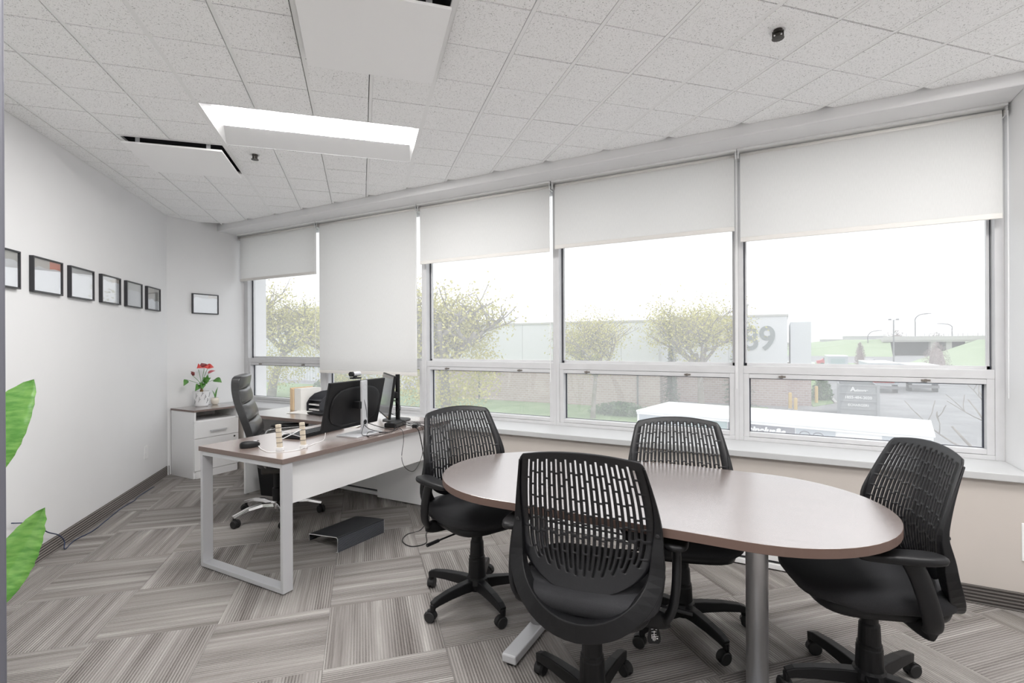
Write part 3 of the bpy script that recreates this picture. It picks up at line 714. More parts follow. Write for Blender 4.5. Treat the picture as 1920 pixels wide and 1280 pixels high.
obj('plinth', boxes((cx1 - .022, cx1 - .002, cy0 + .0185, cy1 - .0185, .0, .072)), 'white_melamine', cb)

# ------------------------------------------------------------------ plants on the cabinet
noisy('leaf_green', (0.06, 0.20, 0.03), (0.12, 0.30, 0.06), 20, 0.4)
mat('flower_red', (0.62, 0.06, 0.05), 0.3); mat('flower_pink', (0.55, 0.15, 0.18), 0.4); mat('flower_dark', (0.22, 0.04, 0.04), 0.4)
noisy('pot_white', (0.82, 0.82, 0.83), (0.80, 0.80, 0.81), 5, 0.3); mat('bark', (0.30, 0.20, 0.10), 0.9); mat('soil', (0.05, 0.035, 0.025), 0.9); mat('cream', (0.78, 0.72, 0.63), 0.5)
def leaf(bm, base, tip, width, upn, curl=0.15, n=8, heart=False):
    base, tip = Vector(base), Vector(tip); d = tip - base; s = d.cross(Vector(upn)).normalized(); u = s.cross(d).normalized(); rows = []
    for i in range(n + 1):
        t = i / n; wv = (math.sin(PI * min(1, t ** .62)) if heart else math.sin(PI * t ** .8)) * width / 2
        c = base + d * t + u * (math.sin(PI * t) * curl * d.length)
        rows.append([bm.verts.new(c - s * wv + u * wv * .25), bm.verts.new(c), bm.verts.new(c + s * wv + u * wv * .25)])
    for a, b_ in zip(rows, rows[1:]):
        for k in range(2): bm.faces.new((a[k], a[k + 1], b_[k + 1], b_[k]))
def thick(o, th=.001): m_ = o.modifiers.new('s', 'SOLIDIFY'); m_.thickness = th; return o
ap = thing('flowering_plant', 'potted red anthurium in a white branch-patterned pot', 'plant', (-5.375, 3.085, .68))
obj('pot', lathe([(.050, 0), (.062, .012), (.076, .150), (.079, .152), (.079, .160), (.070, .160), (.066, .14)], 28), 'pot_white', ap, smooth=False)
tw = B()
for k in range(7):
    a = -1.2 + k * .38; z = .03 + (k * 37 % 60) / 600; pr = lambda aa, zz: ((.0635 + .10 * zz) * math.cos(aa - .5), (.0635 + .10 * zz) * math.sin(aa - .5), zz)
    tube([pr(a, z), pr(a + .12, z + .02), pr(a + .16, z + .05)], .0016, 5, tw, n=2); tube([pr(a + .12, z + .02), pr(a + .32, z + .03)], .0014, 5, tw, n=2)
obj('twig_pattern', tw, 'black_frame', ap)
obj('soil', lathe([(.066, .142), (.066, .146)], 20), 'soil', ap)
obj('stem', tube([(0, 0, .145), (.005, 0, .19), (.0, .004, .235)], .015, 10, n=3), 'bark', ap)
LV = [((-.01, -.02, .23), (.06, -.10, .17), .06), ((0, 0, .25), (.08, -.04, .185), .065), ((0, .02, .25), (.05, .07, .30), .06), ((0, .03, .26), (.05, .04, .33), .055), ((0, .13, .27), (.07, .175, .24), .085), ((-.02, -.14, .29), (.02, -.19, .23), .05), ((0, .0, .22), (.09, .01, .24), .07), ((0, .02, .27), (-.04, .08, .28), .06)]
for b_, t_, w_ in LV:
    bm = B(); leaf(bm, b_, t_, w_, (1, 0, .6), .12, 8, True); thick(obj('leaf', bm, 'leaf_green', ap, smooth=True))
stm = B()
for p in ((0, .03, .40), (0, -.03, .39), (.01, .06, .40), (.01, -.10, .335), (.01, .08, .355), (0, .13, .27), (-.02, -.14, .29)): tube([(0, 0, .23), (p[0] * .5, p[1] * .45, (p[2] + .23) / 2), p], .0022, 6, stm, n=3)
obj('flower_stems', stm, 'leaf_green', ap, smooth=True)
for k, (b_, t_, w_, mm) in enumerate([((0, .0, .415), (.05, -.075, .405), .075, 'flower_red'), ((0, .02, .415), (.05, .04, .395), .085, 'flower_red'), ((0, .05, .41), (.03, .115, .405), .07, 'flower_red'), ((-.01, .02, .41), (-.02, .01, .455), .09, 'flower_dark'), ((.01, -.10, .335), (.03, -.125, .375), .05, 'flower_dark'), ((.01, -.10, .335), (.03, -.085, .365), .04, 'flower_dark'), ((.01, .06, .345), (.04, .125, .37), .03, 'flower_pink')]):
    bm = B(); leaf(bm, b_, t_, w_, (1, 0, .8), .18, 6, True); thick(obj('flower', bm, mm, ap, smooth=True))
sp = thing('small_plant', 'small sprout in a cream pot beside the anthurium', 'plant', (-5.39, 3.235, .68))
obj('pot', lathe([(.022, 0), (.036, .02), (.041, .05), (.036, .075), (.032, .075), (.032, .065)], 24), 'cream', sp, smooth=True)
bm = B(); leaf(bm, (0, .01, .07), (.01, .03, .19), .02, (1, .3, 0), -.12); leaf(bm, (0, 0, .07), (0, -.03, .16), .014, (1, .3, 0), .1); thick(obj('leaf', bm, 'leaf_green', sp, smooth=True))

# ------------------------------------------------------------------ executive chair
ec = thing('executive_chair', 'high-backed black leather office chair with chrome arms behind the desk', 'chair', (-3.45, 2.55, 0), math.radians(-42))
prof = [(.18, -.095, .485), (.22, -.115, .56), (.245, -.13, .66), (.255, -.165, .78), (.25, -.205, .90), (.24, -.225, 1.0), (.235, -.225, 1.075), (.20, -.215, 1.10)]
pr = catmull([(h, y, z) for h, y, z in prof], 4)
def pad(bm, lo, hi, off, bulge, inset):
    n = 10; m_ = 10; rows = []
    for i in range(n + 1):
        t = lo + (hi - lo) * i / n; k = min(int(t * (len(pr) - 1)), len(pr) - 2); f = t * (len(pr) - 1) - k; q = pr[k].lerp(pr[k + 1], f)
        row = []
        for j in range(m_ + 1):
            u = -1 + 2 * j / m_; e = (1 - u ** 4) * math.sin(PI * min(1, max(0, i / n))) ** .35
            row.append(bm.verts.new((u * (q.x - inset), q.y + off + bulge * e, q.z)))
        rows.append(row)
    for a, b_ in zip(rows, rows[1:]):
        for j in range(m_): bm.faces.new((a[j], a[j + 1], b_[j + 1], b_[j]))
bm = B(); rows = []
for q in pr:
    rows.append([bm.verts.new((sx * q.x, q.y + oy, q.z)) for sx, oy in ((-1, -.045), (-.5, -.055), (.5, -.055), (1, -.045), (1, .005), (-1, .005))])
for a, b_ in zip(rows, rows[1:]):
    for j in range(6): bm.faces.new((a[j], a[(j + 1) % 6], b_[(j + 1) % 6], b_[j]))
bm.faces.new(rows[0][::-1]); bm.faces.new(rows[-1]); bmesh.ops.recalc_face_normals(bm, faces=bm.faces)
bk = obj('backrest', bm, 'leather', ec, bevel=0.012)
for lo, hi in ((0, .13), (.13, .27), (.27, .42), (.42, .57), (.57, .72), (.72, .995)):
    bm = B(); pad(bm, lo, hi, .006, .030, .006); obj('cushion_panel', bm, 'leather', bk, smooth=True)
obj('seat', superell(.265, .25, .055, .5, .5, 12, 36, (0, .12, .455)), 'leather', ec, smooth=True)
obj('mechanism', boxes((-.1, .1, -.1, .1, .35, .40)), 'steel_dark', ec, bevel=0.01)
obj('gas_column', lathe([(.032, .10), (.032, .22), (.024, .225), (.024, .36)], 18), 'plastic_black', ec)
for s in (-1, 1):
    am = obj('arm', sweep(catmull([(s * .24, -.05, .44), (s * .30, -.07, .52), (s * .31, -.10, .61), (s * .31, .05, .635), (s * .31, .22, .625), (s * .30, .26, .53), (s * .25, .22, .44)], 6), lambda i, tt: circ(.012, 8, .018), upv=(1, 0, 0)), 'chrome', ec, smooth=True)
    obj('arm_pad', superell(.028, .15, .014, .5, .6, 8, 24, (s * .31, .07, .655)), 'leather', am, smooth=True)
eb = obj('base', lathe([(.03, .06), (.045, .07), (.045, .115), (.036, .125)], 20), 'chrome', ec)
for k in range(5):
    a = 2 * PI * k / 5 + .25; ca, sa = math.cos(a), math.sin(a)
    lg = obj('leg', sweep([Vector((r * 1.0, 0, z)) for r, z in ((.03, .098), (.12, .115), (.22, .108), (.325, .078))], lambda i, tt: [(-.024 + .008 * tt, -.016 + .006 * tt), (.024 - .008 * tt, -.016 + .006 * tt), (.016 - .004 * tt, .014 - .004 * tt), (-.016 + .004 * tt, .014 - .004 * tt)]), 'chrome', eb, bevel=0.003); lg.rotation_euler.z = a
    bm = B(); lathe([(.010, .05), (.010, .075)], 8, bm)
    for s in (-1, 1):
        b2 = lathe([(.022, 0), (.029, .004), (.029, .018), (.024, .022)], 18); bmesh.ops.transform(b2, matrix=Matrix.Translation((-.01, 0, .029)) @ Matrix.Rotation(-s * PI / 2, 4, 'X') @ Matrix.Translation((0, 0, .003)), verts=b2.verts)
        me = bpy.data.meshes.new('w'); b2.to_mesh(me); b2.free(); bm.from_mesh(me); bpy.data.meshes.remove(me)
    cs_ = obj('caster', bm, 'rubber', eb); cs_.location = (.315 * ca, .315 * sa, 0); cs_.rotation_euler.z = a + 1.1 + k

# ------------------------------------------------------------------ waste bin, footrest, heater
wb = thing('waste_bin', 'black plastic waste bin under the desk return', 'bin', (-3.955, 2.93, 0), .2)
ring = lambda h, z: [(-h, -h * .8, z), (h, -h * .8, z), (h, h * .8, z), (-h, h * .8, z)]
bm = B(); R_ = [[bm.verts.new(p) for p in ring(h, z)] for h, z in ((.105, .002), (.130, .29), (.138, .292), (.138, .30), (.124, .30), (.100, .012))]
for a, b_ in zip(R_, R_[1:]):
    for j in range(4): bm.faces.new((a[j], a[(j + 1) % 4], b_[(j + 1) % 4], b_[j]))
bm.faces.new(R_[0][::-1]); bm.faces.new(R_[-1]); obj('bin_body', bm, 'plastic_black', wb, bevel=0.004)
bm = superell(.115, .092, .03, .8, .7, 8, 24, (0, 0, .285), deform=lambda p: p + Vector((0, 0, .006 * math.sin(60 * p.x) + .006 * math.cos(70 * p.y)))); obj('liner', bm, 'plastic_black', wb, smooth=True)
ribbed('ribbed_metal', (0.02, 0.022, 0.026), (0.15, 0.16, 0.18), 0.0085, 'Z', 0.35, 0.6); ribbed('ribbed_metal_top', (0.035, 0.037, 0.042), (0.075, 0.08, 0.09), 0.0085, 'X', 0.4, 0.5)
fr = thing('footrest', 'dark ribbed metal footrest lying under the desk', 'footrest', (-2.493, 2.277, 0), math.radians(-3.5))
h, wd, ln, th = .098, .285, .395, .004
mat('alu_edge', (0.7, 0.7, 0.7), 0.3, 0.8)
obj('front_plate', boxes((-th, 0, 0, ln, .002, h - .004)), 'ribbed_metal', fr, bevel=0.001)
bm = B(); 
pts2 = [(-.000, h - .004), (-.006, h), (-wd * .5, h - .012), (-wd, h - .030)]
obj('tread_plate', prism([(x, z) for x, z in pts2] + [(x, z - th) for x, z in pts2[::-1]], 0, ln, bm), 'ribbed_metal_top', fr)
for v in fr.children[-1].data.vertices: v.co = Vector((v.co.x, v.co.z, v.co.y))
obj('rear_lip', boxes((-wd - .002, -wd + th - .002, 0, ln, .022, h - .030)), 'ribbed_metal', fr)
e = B(); tube([(-wd, -.001, .024), (-wd, -.001, h - .031), (-.012, -.001, h - .0015), (-.002, -.001, h - .008), (-.002, -.001, .003), (-.014, -.001, .002)], .0028, 6, e, smooth=False); obj('edge_trim', e, 'alu_edge', fr)
e = B(); tube([(-.012, ln + .001, h - .0015), (-.002, ln + .001, h - .008), (-.002, ln + .001, .003)], .0028, 6, e, smooth=False); obj('edge_trim', e, 'alu_edge', fr)
ht = thing('baseboard_heater', 'white electric baseboard heater under the windows', 'heater', (0, YW, 0))
obj('casing', boxes((-4.9, .10, -.062, 0, .055, .165), (-4.9, .10, -.05, 0, .165, .180)), 'white_gloss', ht, bevel=0.004)
obj('slot', boxes((-4.89, .09, -.045, 0, .038, .055)), 'plenum', ht)
obj('lower_lip', boxes((-4.9, .10, -.066, 0, .008, .038)), 'white_gloss', ht, bevel=0.003)

# ------------------------------------------------------------------ things on the desk
DT = .725
def monitor(name, label, base, normal, tilt, zc, wdt, hgt, stand, basekind):
    """normal: direction the screen faces (2D)"""
    a = math.atan2(normal[1], normal[0]) - PI / 2         # local +y = screen normal
    t = thing(name, label, 'monitor', (*base, DT), a, None)
    pn = obj('panel', boxes((-wdt / 2, wdt / 2, -.018, 0, -hgt / 2, hgt / 2)), 'plastic_black', t, bevel=0.003)
    pn.location = (0, .085, zc); pn.rotation_euler = (tilt, 0, 0)
    obj('screen', boxes((-wdt / 2 + .008, wdt / 2 - .008, .0002, .0012, -hgt / 2 + .014, hgt / 2 - .008)), 'screen', pn)
    obj('rear_cover', superell(wdt * .44, .014, hgt * .42, .7, .35, 10, 24, (0, -.018, -.01)), 'plastic_black', pn, smooth=True)
    if basekind == 'plate':
        obj('column', boxes((-.026, .026, -.012, .006, .006, .362)), stand, t, bevel=0.003)
        obj('cable_hole', (lambda b: (bmesh.ops.transform(b, matrix=Matrix.Translation((0, -.0125, .085)) @ Matrix.Rotation(PI / 2, 4, 'X'), verts=b.verts), b)[1])(lathe([(.016, -.001), (.016, .001)], 18)), 'plastic_black', t)
        obj('emblem', (lambda b: (bmesh.ops.transform(b, matrix=Matrix.Translation((0, -.0122, .318)) @ Matrix.Rotation(PI / 2, 4, 'X'), verts=b.verts), b)[1])((lambda b: (tube([(.019 * math.cos(2 * PI * k / 20), .019 * math.sin(2 * PI * k / 20), 0) for k in range(21)], .0008, 4, b, n=1), b)[1])(B())), 'chrome_grey', t)
        obj('foot', boxes((-.125, .125, -.055, .125, 0, .009)), stand, t, bevel=0.003)
    else:
        obj('column', lathe([(.018, .008), (.018, .36), (.016, .362)], 20, c=(0, -.01, 0)), stand, t)
        obj('foot', lathe([(.11, 0), (.11, .006), (.03, .012)], 28), stand, t)
    obj('neck', boxes((-.045, .045, -.005, .075, zc - .03, zc + .02)), 'plastic_black', t, bevel=0.006)
    return t
m1 = monitor('monitor', 'monitor with silver stand seen from behind, webcam on top', (-2.465, 2.478), (-.995, -.08), math.radians(13), .205, .54, .325, 'silver', 'plate')
m2 = monitor('monitor', 'monitor on black pole seen edge-on with pale reflecting screen', (-2.70, 3.07), (-.63, -.777), math.radians(8), .205, .54, .325, 'plastic_black', 'pole')
wc = thing('webcam', 'small silver and black webcam clipped on the monitor', 'webcam', (-2.533, 2.470, DT + .376), math.atan2(-.08, -.995) - PI / 2)
bm = lathe([(.014, -.045), (.016, -.042), (.016, .042), (.014, .045)], 16); bmesh.ops.transform(bm, matrix=Matrix.Translation((0, 0, .028)) @ Matrix.Rotation(PI / 2, 4, 'Y'), verts=bm.verts); obj('camera_body', bm, 'silver', wc, smooth=True)
bm = lathe([(.0165, .025), (.0165, .046)], 16); bmesh.ops.transform(bm, matrix=Matrix.Translation((0, 0, .028)) @ Matrix.Rotation(-PI / 2, 4, 'Y'), verts=bm.verts); obj('end_cap', bm, 'plastic_black', wc)
obj('clip', boxes((-.03, .03, -.03, .022, -.004, .006), (-.012, .012, -.008, .008, .004, .018)), 'plastic_black', wc, bevel=0.002)
# keyboard
kb = thing('keyboard', 'dark computer keyboard on the desk beside the monitor', 'keyboard', (-2.80, 2.36, DT), math.radians(8))
obj('case', boxes((-.07, .07, -.22, .22, .004, .018)), 'plastic_black', kb, bevel=0.003)
kk = None
for r in range(5):
    for c_ in range(18):
        if kk is None: kk = obj('key', boxes((-.0105, .0105, -.0105, .0105, 0, .006)), 'plastic_black', kb, bevel=0.002); q = kk
        else: q = share('key', kk, kb)
        q.location = (-.052 + r * .026, -.204 + c_ * .024, .018)
obj('foot', boxes((-.068, -.055, -.2, .2, 0, .004), (.055, .068, -.2, .2, 0, .004)), 'rubber', kb)
# mouse
ms_ = thing('mouse', 'black computer mouse near the desk corner', 'mouse', (-2.765, 1.865, DT), math.radians(-20))
obj('mouse_body', superell(.032, .055, .022, .7, .8, 12, 28, (0, 0, .014), deform=lambda p: Vector((p.x, p.y, max(p.z, -.014) * (1 - .25 * p.y / .055)))), 'plastic_black', ms_, smooth=True)
obj('scroll_wheel', boxes((-.003, .003, .02, .038, .028, .037)), 'silver', ms_, bevel=0.002)
obj('mouse_button_seam', boxes((-.0006, .0006, .0, .05, .030, .0345)), 'rubber', ms_)
# folding laptop stand
ls = thing('laptop_stand', 'foldable tan laptop stand of two uprights joined by crossed rods', 'stand', (0, 0, 0))
A_, B_ = Vector((-2.522, 1.885, DT)), Vector((-2.463, 1.998, DT))
for q in (A_, B_):
    u_ = obj('upright', boxes((-.014, .014, -.009, .009, .018, .150)), 'light_wood', ls, bevel=0.003); u_.location = q; u_.rotation_euler = (0, math.radians(-4), math.radians(25))
    for zz in (.045, .075, .105, .13): obj('notch', boxes((-.0145, .0145, -.0095, .0095, zz, zz + .003)), 'steel_dark', u_)
    f_ = obj('foot', boxes((-.02, .02, -.012, .012, 0, .020)), 'white_melamine', ls, bevel=0.003); f_.location = q; f_.rotation_euler = (0, 0, math.radians(25))
obj('cross_rod', tube([A_ + Vector((0, 0, .115)), B_ + Vector((0, 0, .060))], .0028, 6, n=1), 'chrome_grey', ls)
obj('cross_rod', tube([A_ + Vector((0, 0, .060)), B_ + Vector((0, 0, .115))], .0028, 6, n=1), 'chrome_grey', ls)
# docking hub
hb = thing('docking_station', 'black docking station box at the desk edge with many cables', 'dock', (-2.50, 2.83, DT), math.radians(12))
obj('dock_body', boxes((-.045, .045, -.085, .085, .001, .034)), 'plastic_black', hb, bevel=0.006)
obj('port_strip', boxes((.045, .0462, -.07, .07, .008, .026)), 'steel_dark', hb)
ph = thing('power_plug', 'black power adapter hanging at the desk edge', 'adapter', (-2.34, 2.86, DT), .5)
obj('adapter_body', boxes((-.018, .018, -.035, .035, 0, .024)), 'plastic_black', ph, bevel=0.004)
obj('plug_pin', boxes((-.006, -.004, .035, .05, .008, .016), (.004, .006, .035, .05, .008, .016)), 'chrome', ph)
# papers, notebook
for (x, y, rz, wv, lv, hh, lab, mm) in ((-3.70, 3.06, .15, .15, .11, .004, 'white paper sheet on the desk return in front of the folders', 'paper'), (-3.50, 3.03, -.2, .10, .08, .018, 'small dark notebook on the desk return behind the monitor', 'plastic_black'), (-2.84, 2.74, .3, .09, .12, .006, 'white papers on the desk under the edge-on monitor', 'paper'), (-2.95, 2.96, -.1, .06, .09, .022, 'tan envelope stack below the edge-on monitor', 'manila')):
    t = thing('paper_stack' if mm != 'plastic_black' else 'notebook', lab, 'papers' if mm != 'plastic_black' else 'notebook', (x, y, DT), rz)
    n_ = 3 if mm != 'plastic_black' else 2
    for k in range(n_):
        o = obj('sheet' if mm != 'plastic_black' else 'cover', boxes((-wv, wv, -lv, lv, hh * k / n_, hh * (k + 1) / n_ - .0003)), mm, t); o.rotation_euler.z = .06 * k
# tan folders and black file tray
ff = thing('file_holder', 'tan cardboard magazine file holder on the desk return', 'file holder', (-3.86, 3.18, DT), math.radians(-8))
for k in range(2): obj('folder', boxes((-.115 + k * .028, -.092 + k * .028, -.11, .11, 0, .205 - .012 * k)), 'manila', ff, bevel=0.002)
obj('sheets', boxes((-.055, .05, -.10, .105, 0, .20)), 'paper', ff)
ft = thing('file_tray', 'black mesh desk file tray with curved top beside the folders', 'file tray', (-3.66, 3.19, DT), math.radians(-8))
pts3 = [(-.11, 0), (.11, 0), (.11, .175), (.04, .172), (-.03, .155), (-.08, .12), (-.11, .075)]
for sx in (-.10, .10):
    bm = prism(pts3, sx - .003, sx + .003); o = obj('side_panel', bm, 'black_frame', ft); 
    for v in o.data.vertices: v.co = Vector((v.co.z, v.co.x, v.co.y))
for z in (.01, .055, .10): obj('shelf', boxes((-.097, .097, -.10, .10, z, z + .004)), 'black_frame', ft)
for z in (.014, .059): obj('tray_paper', boxes((-.09, .09, -.095, .095, z, z + .010)), 'paper', ft)

# ------------------------------------------------------------------ cables
def cable(label, pts, r=.0022, m='cable_black', name='cable', cat='cable', n=6):
    return tag(obj(name, tube(pts, r, 6, n=n), m, smooth=True), label, cat)
T_ = DT + .003
cable('black cable looping from the monitor stand hole onto the desk', [(-2.455, 2.475, .81), (-2.42, 2.43, .79), (-2.40, 2.40, .74), (-2.37, 2.48, T_), (-2.36, 2.62, T_), (-2.40, 2.74, T_), (-2.455, 2.80, .735)])
cable('black cable hanging in a loop behind the silver monitor stand', [(-2.49, 2.46, .81), (-2.55, 2.35, .80), (-2.56, 2.30, .85), (-2.60, 2.33, .90), (-2.59, 2.40, .91)], .003)
cable('webcam cable running down the silver stand', [(-2.50, 2.49, 1.105), (-2.47, 2.455, 1.05), (-2.455, 2.47, .97), (-2.45, 2.49, .88), (-2.46, 2.50, .81)], .0018)
cable('black cable crossing the desk from stand to docking station', [(-2.45, 2.50, .80), (-2.41, 2.56, .77), (-2.38, 2.66, .735), (-2.42, 2.73, T_), (-2.455, 2.78, .738)], .003)
cable('black cable coiled beside the silver stand foot', [(-2.45, 2.47, .79), (-2.38, 2.45, .77), (-2.345, 2.52, .745), (-2.37, 2.60, T_), (-2.42, 2.57, T_), (-2.44, 2.50, .74), (-2.40, 2.44, T_), (-2.36, 2.42, T_)], .0025)
cable('white cable curving over the desk from the monitor to the mouse', [(-2.62, 2.30, .78), (-2.58, 2.26, .775), (-2.55, 2.22, T_), (-2.50, 2.10, T_), (-2.44, 1.93, T_), (-2.52, 1.83, T_), (-2.63, 1.85, T_), (-2.74, 1.90, T_ + .004)], .002, 'cable_white')
coil = [(-2.69 + (.062 + .006 * math.sin(k * 1.7)) * math.cos(k * .7), 3.02 + .012 * math.sin(k * .31), DT + .105 + (.055 + .008 * math.sin(k * 1.1)) * math.sin(k * .7)) for k in range(34)]
cable('bundle of thin black cable coiled around the black monitor pole', coil, .0018, n=3)
cable('black cable lying along the window end of the desk', [(-2.62, 3.02, .735), (-2.52, 3.06, T_), (-2.42, 3.10, T_), (-2.36, 3.17, T_), (-2.40, 3.24, T_)], .0018)
cable('tangled black cable across the top of the docking station', [(-2.56, 2.76, .765), (-2.50, 2.79, .768), (-2.45, 2.86, .766), (-2.47, 2.93, .745), (-2.40, 2.99, T_), (-2.36, 2.90, T_), (-2.42, 2.86, .75), (-2.52, 2.90, .766)], .0022)
cable('thin black cable hanging in a wide loop off the desk edge', [(-2.45, 2.76, .74), (-2.325, 2.70, .728), (-2.296, 2.68, .66), (-2.296, 2.66, .55), (-2.296, 2.70, .47), (-2.296, 2.79, .43), (-2.296, 2.87, .50), (-2.296, 2.90, .62), (-2.32, 2.90, .728), (-2.44, 2.88, .745)], .002)
cable('long black cable dropping from the desk edge to the floor', [(-2.44, 2.84, .745), (-2.325, 2.84, .728), (-2.292, 2.85, .68), (-2.285, 2.90, .45), (-2.28, 2.93, .22), (-2.28, 2.94, .05), (-2.25, 2.90, .004), (-2.18, 2.95, .004), (-2.10, 3.0, .004)], .0036)
cable('second black cable hanging from desk edge and curling on the carpet', [(-2.44, 2.89, .745), (-2.325, 2.92, .729), (-2.288, 2.97, .66), (-2.28, 3.0, .45), (-2.27, 2.96, .25), (-2.27, 2.93, .08), (-2.27, 2.83, .004), (-2.30, 2.72, .004), (-2.25, 2.61, .004), (-2.14, 2.57, .004), (-2.09, 2.66, .004), (-2.19, 2.79, .004), (-2.24, 2.92, .004)], .0034)
cable('black cable arching from the desk edge behind the left chair', [(-2.42, 2.93, .745), (-2.33, 2.99, .732), (-2.285, 3.05, .70), (-2.25, 3.12, .58), (-2.24, 3.16, .40), (-2.26, 3.10, .20), (-2.20, 3.02, .05), (-2.12, 3.06, .004)], .0034)
wx = lambda s, off: (SQ * (-s) + SQ * (WL * SQ) + off * SQ, SQ * s + SQ * (WL * SQ) + off * SQ)
cable('dark blue network cable trailing along the left wall baseboard', [(*wx(3.50, .02), .335), (*wx(3.70, .02), .262), (*wx(3.82, .025), .17), (*wx(3.93, .03), .11), (*wx(3.985, .035), .05), (*wx(3.96, .05), .005), (*wx(4.12, .03), .005), (*wx(4.28, .06), .005), (*wx(4.50, .05), .005), (*wx(4.80, .03), .005), (*wx(5.02, .045), .005), (*wx(5.12, .03), .005), (*wx(5.45, .04), .005)], .0035, 'cable_blue')

# ------------------------------------------------------------------ big leafy plant behind the door jamb
m = noisy('big_leaf', (0.10, 0.30, 0.05), (0.22, 0.46, 0.11), 6, 0.35, stretch=(3, 3, 12))
pl = thing('potted_plant', 'large green broad-leaved plant at the left edge behind the door jamb', 'plant', (-2.62, .50, 0))
obj('pot', lathe([(.13, 0), (.16, .02), (.19, .30), (.20, .305), (.20, .33), (.18, .33), (.175, .29)], 28), 'pot_white', pl)
obj('soil', lathe([(.176, .29), (.176, .295)], 24), 'soil', pl)
def bigleaf(base, tip, width, upn, curl=.1):
    bm = B(); base, tip = Vector(base), Vector(tip); d = tip - base; s = d.cross(Vector(upn)).normalized(); u = s.cross(d).normalized(); n = 22; rows = []
    for i in range(n + 1):
        t = i / n; wv = width / 2 * math.sin(PI * (.04 + .96 * t) ** .85) ** .7
        c = base + d * t + u * math.sin(PI * t) * curl * d.length
        rip = .006 * math.sin(t * 60)
        rows.append([bm.verts.new(c + s * wv * k + u * (abs(k) * wv * .30 + (rip if abs(k) > .4 else 0))) for k in (-1, -.5, -.06, 0, .06, .5, 1)])
    for a, b_ in zip(rows, rows[1:]):
        for k in range(6): bm.faces.new((a[k], a[k + 1], b_[k + 1], b_[k]))
    return thick(obj('leaf', bm, 'big_leaf', pl, smooth=True), .0012)
def loc_(x, y, z): return (x + 2.62, y - .50, z)
bigleaf(loc_(-2.575, .635, .80), loc_(-2.502, .812, 1.205), .17, (.8, -.5, .1), .06)
bigleaf(loc_(-2.395, .640, .42), loc_(-2.275, .765, .765), .125, (.8, -.55, .35), -.05)
bigleaf(loc_(-2.70, .42, .95), loc_(-2.75, .30, 1.50), .2, (.8, -.4, .2), .1)
bigleaf(loc_(-2.60, .40, .8), loc_(-2.45, .12, 1.15), .18, (.5, .5, .5), .15)
bigleaf(loc_(-2.72, .55, .7), loc_(-2.88, .72, 1.1), .18, (.6, -.3, .5), .1)
for p in (loc_(-2.575, .635, .80), loc_(-2.395, .64, .42), loc_(-2.70, .42, .95), loc_(-2.60, .40, .8), loc_(-2.72, .55, .7)):
    obj('stalk', tube([(0, 0, .29), (p[0] * .4, p[1] * .4, .29 + (p[2] - .29) * .5), p], .009, 8, n=5), 'leaf_green', pl, smooth=True)
# ------------------------------------------------------------------ outside
GZ = -4.25
noisy('grass', (0.20, 0.31, 0.13), (0.29, 0.40, 0.20), 0.6, 0.9, coord='Object')
noisy('asphalt', (0.27, 0.27, 0.275), (0.36, 0.36, 0.365), 0.35, 0.9, detail=8)
noisy('mulch', (0.30, 0.25, 0.21), (0.38, 0.33, 0.29), 3, 0.9)
mat('concrete', (0.52, 0.51, 0.49), 0.8); mat('concrete_dark', (0.16, 0.16, 0.165), 0.9)
mat('cladding', (0.72, 0.73, 0.75), 0.6); mat('cladding_side', (0.66, 0.68, 0.69), 0.6)
mat('bollard_yellow', (0.75, 0.52, 0.18), 0.6); mat('dumpster', (0.33, 0.34, 0.35), 0.6); mat('trailer_white', (0.86, 0.86, 0.86), 0.5)
mat('panel_grey', (0.20, 0.20, 0.235), 0.6); mat('panel_pale', (0.45, 0.49, 0.53), 0.6); mat('panel_teal', (0.34, 0.44, 0.44), 0.6); mat('red_door', (0.72, 0.14, 0.13), 0.5); mat('red_paint', (0.55, 0.06, 0.08), 0.4)
mat('lamp_grey', (0.22, 0.22, 0.23), 0.5); mat('number_grey', (0.22, 0.25, 0.25), 0.6); mat('far_building', (0.50, 0.50, 0.51), 0.8); mat('orange', (0.75, 0.35, 0.15), 0.6)
m = mat('brick', (0.45, 0.36, 0.33), 0.85); t = N(m, 'ShaderNodeTexCoord'); mp = N(m, 'ShaderNodeMapping'); bt = N(m, 'ShaderNodeTexBrick')
mp.inputs['Rotation'].default_value = (PI / 2, 0, 0); bt.inputs['Scale'].default_value = 1.0; bt.inputs['Brick Width'].default_value = .42; bt.inputs['Row Height'].default_value = .2; bt.inputs['Mortar Size'].default_value = .018
bt.inputs['Color1'].default_value = (.46, .35, .32, 1); bt.inputs['Color2'].default_value = (.52, .41, .38, 1); bt.inputs['Mortar'].default_value = (.6, .55, .52, 1)
L(m, t.outputs['Object'], mp.inputs[0]); L(m, mp.outputs[0], bt.inputs['Vector']); L(m, bt.outputs[0], P(m).inputs['Base Color'])
noisy('bark_grey', (0.26, 0.23, 0.20), (0.36, 0.33, 0.30), 3, 0.9)
noisy('spring_leaf', (0.50, 0.47, 0.13), (0.62, 0.58, 0.22), 1.5, 0.7); noisy('conifer', (0.16, 0.24, 0.17), (0.24, 0.31, 0.22), 2, 0.8); noisy('shrub_green', (0.10, 0.20, 0.08), (0.18, 0.30, 0.13), 3, 0.8); noisy('grey_twig', (0.36, 0.30, 0.29), (0.44, 0.38, 0.36), 3, 0.9)

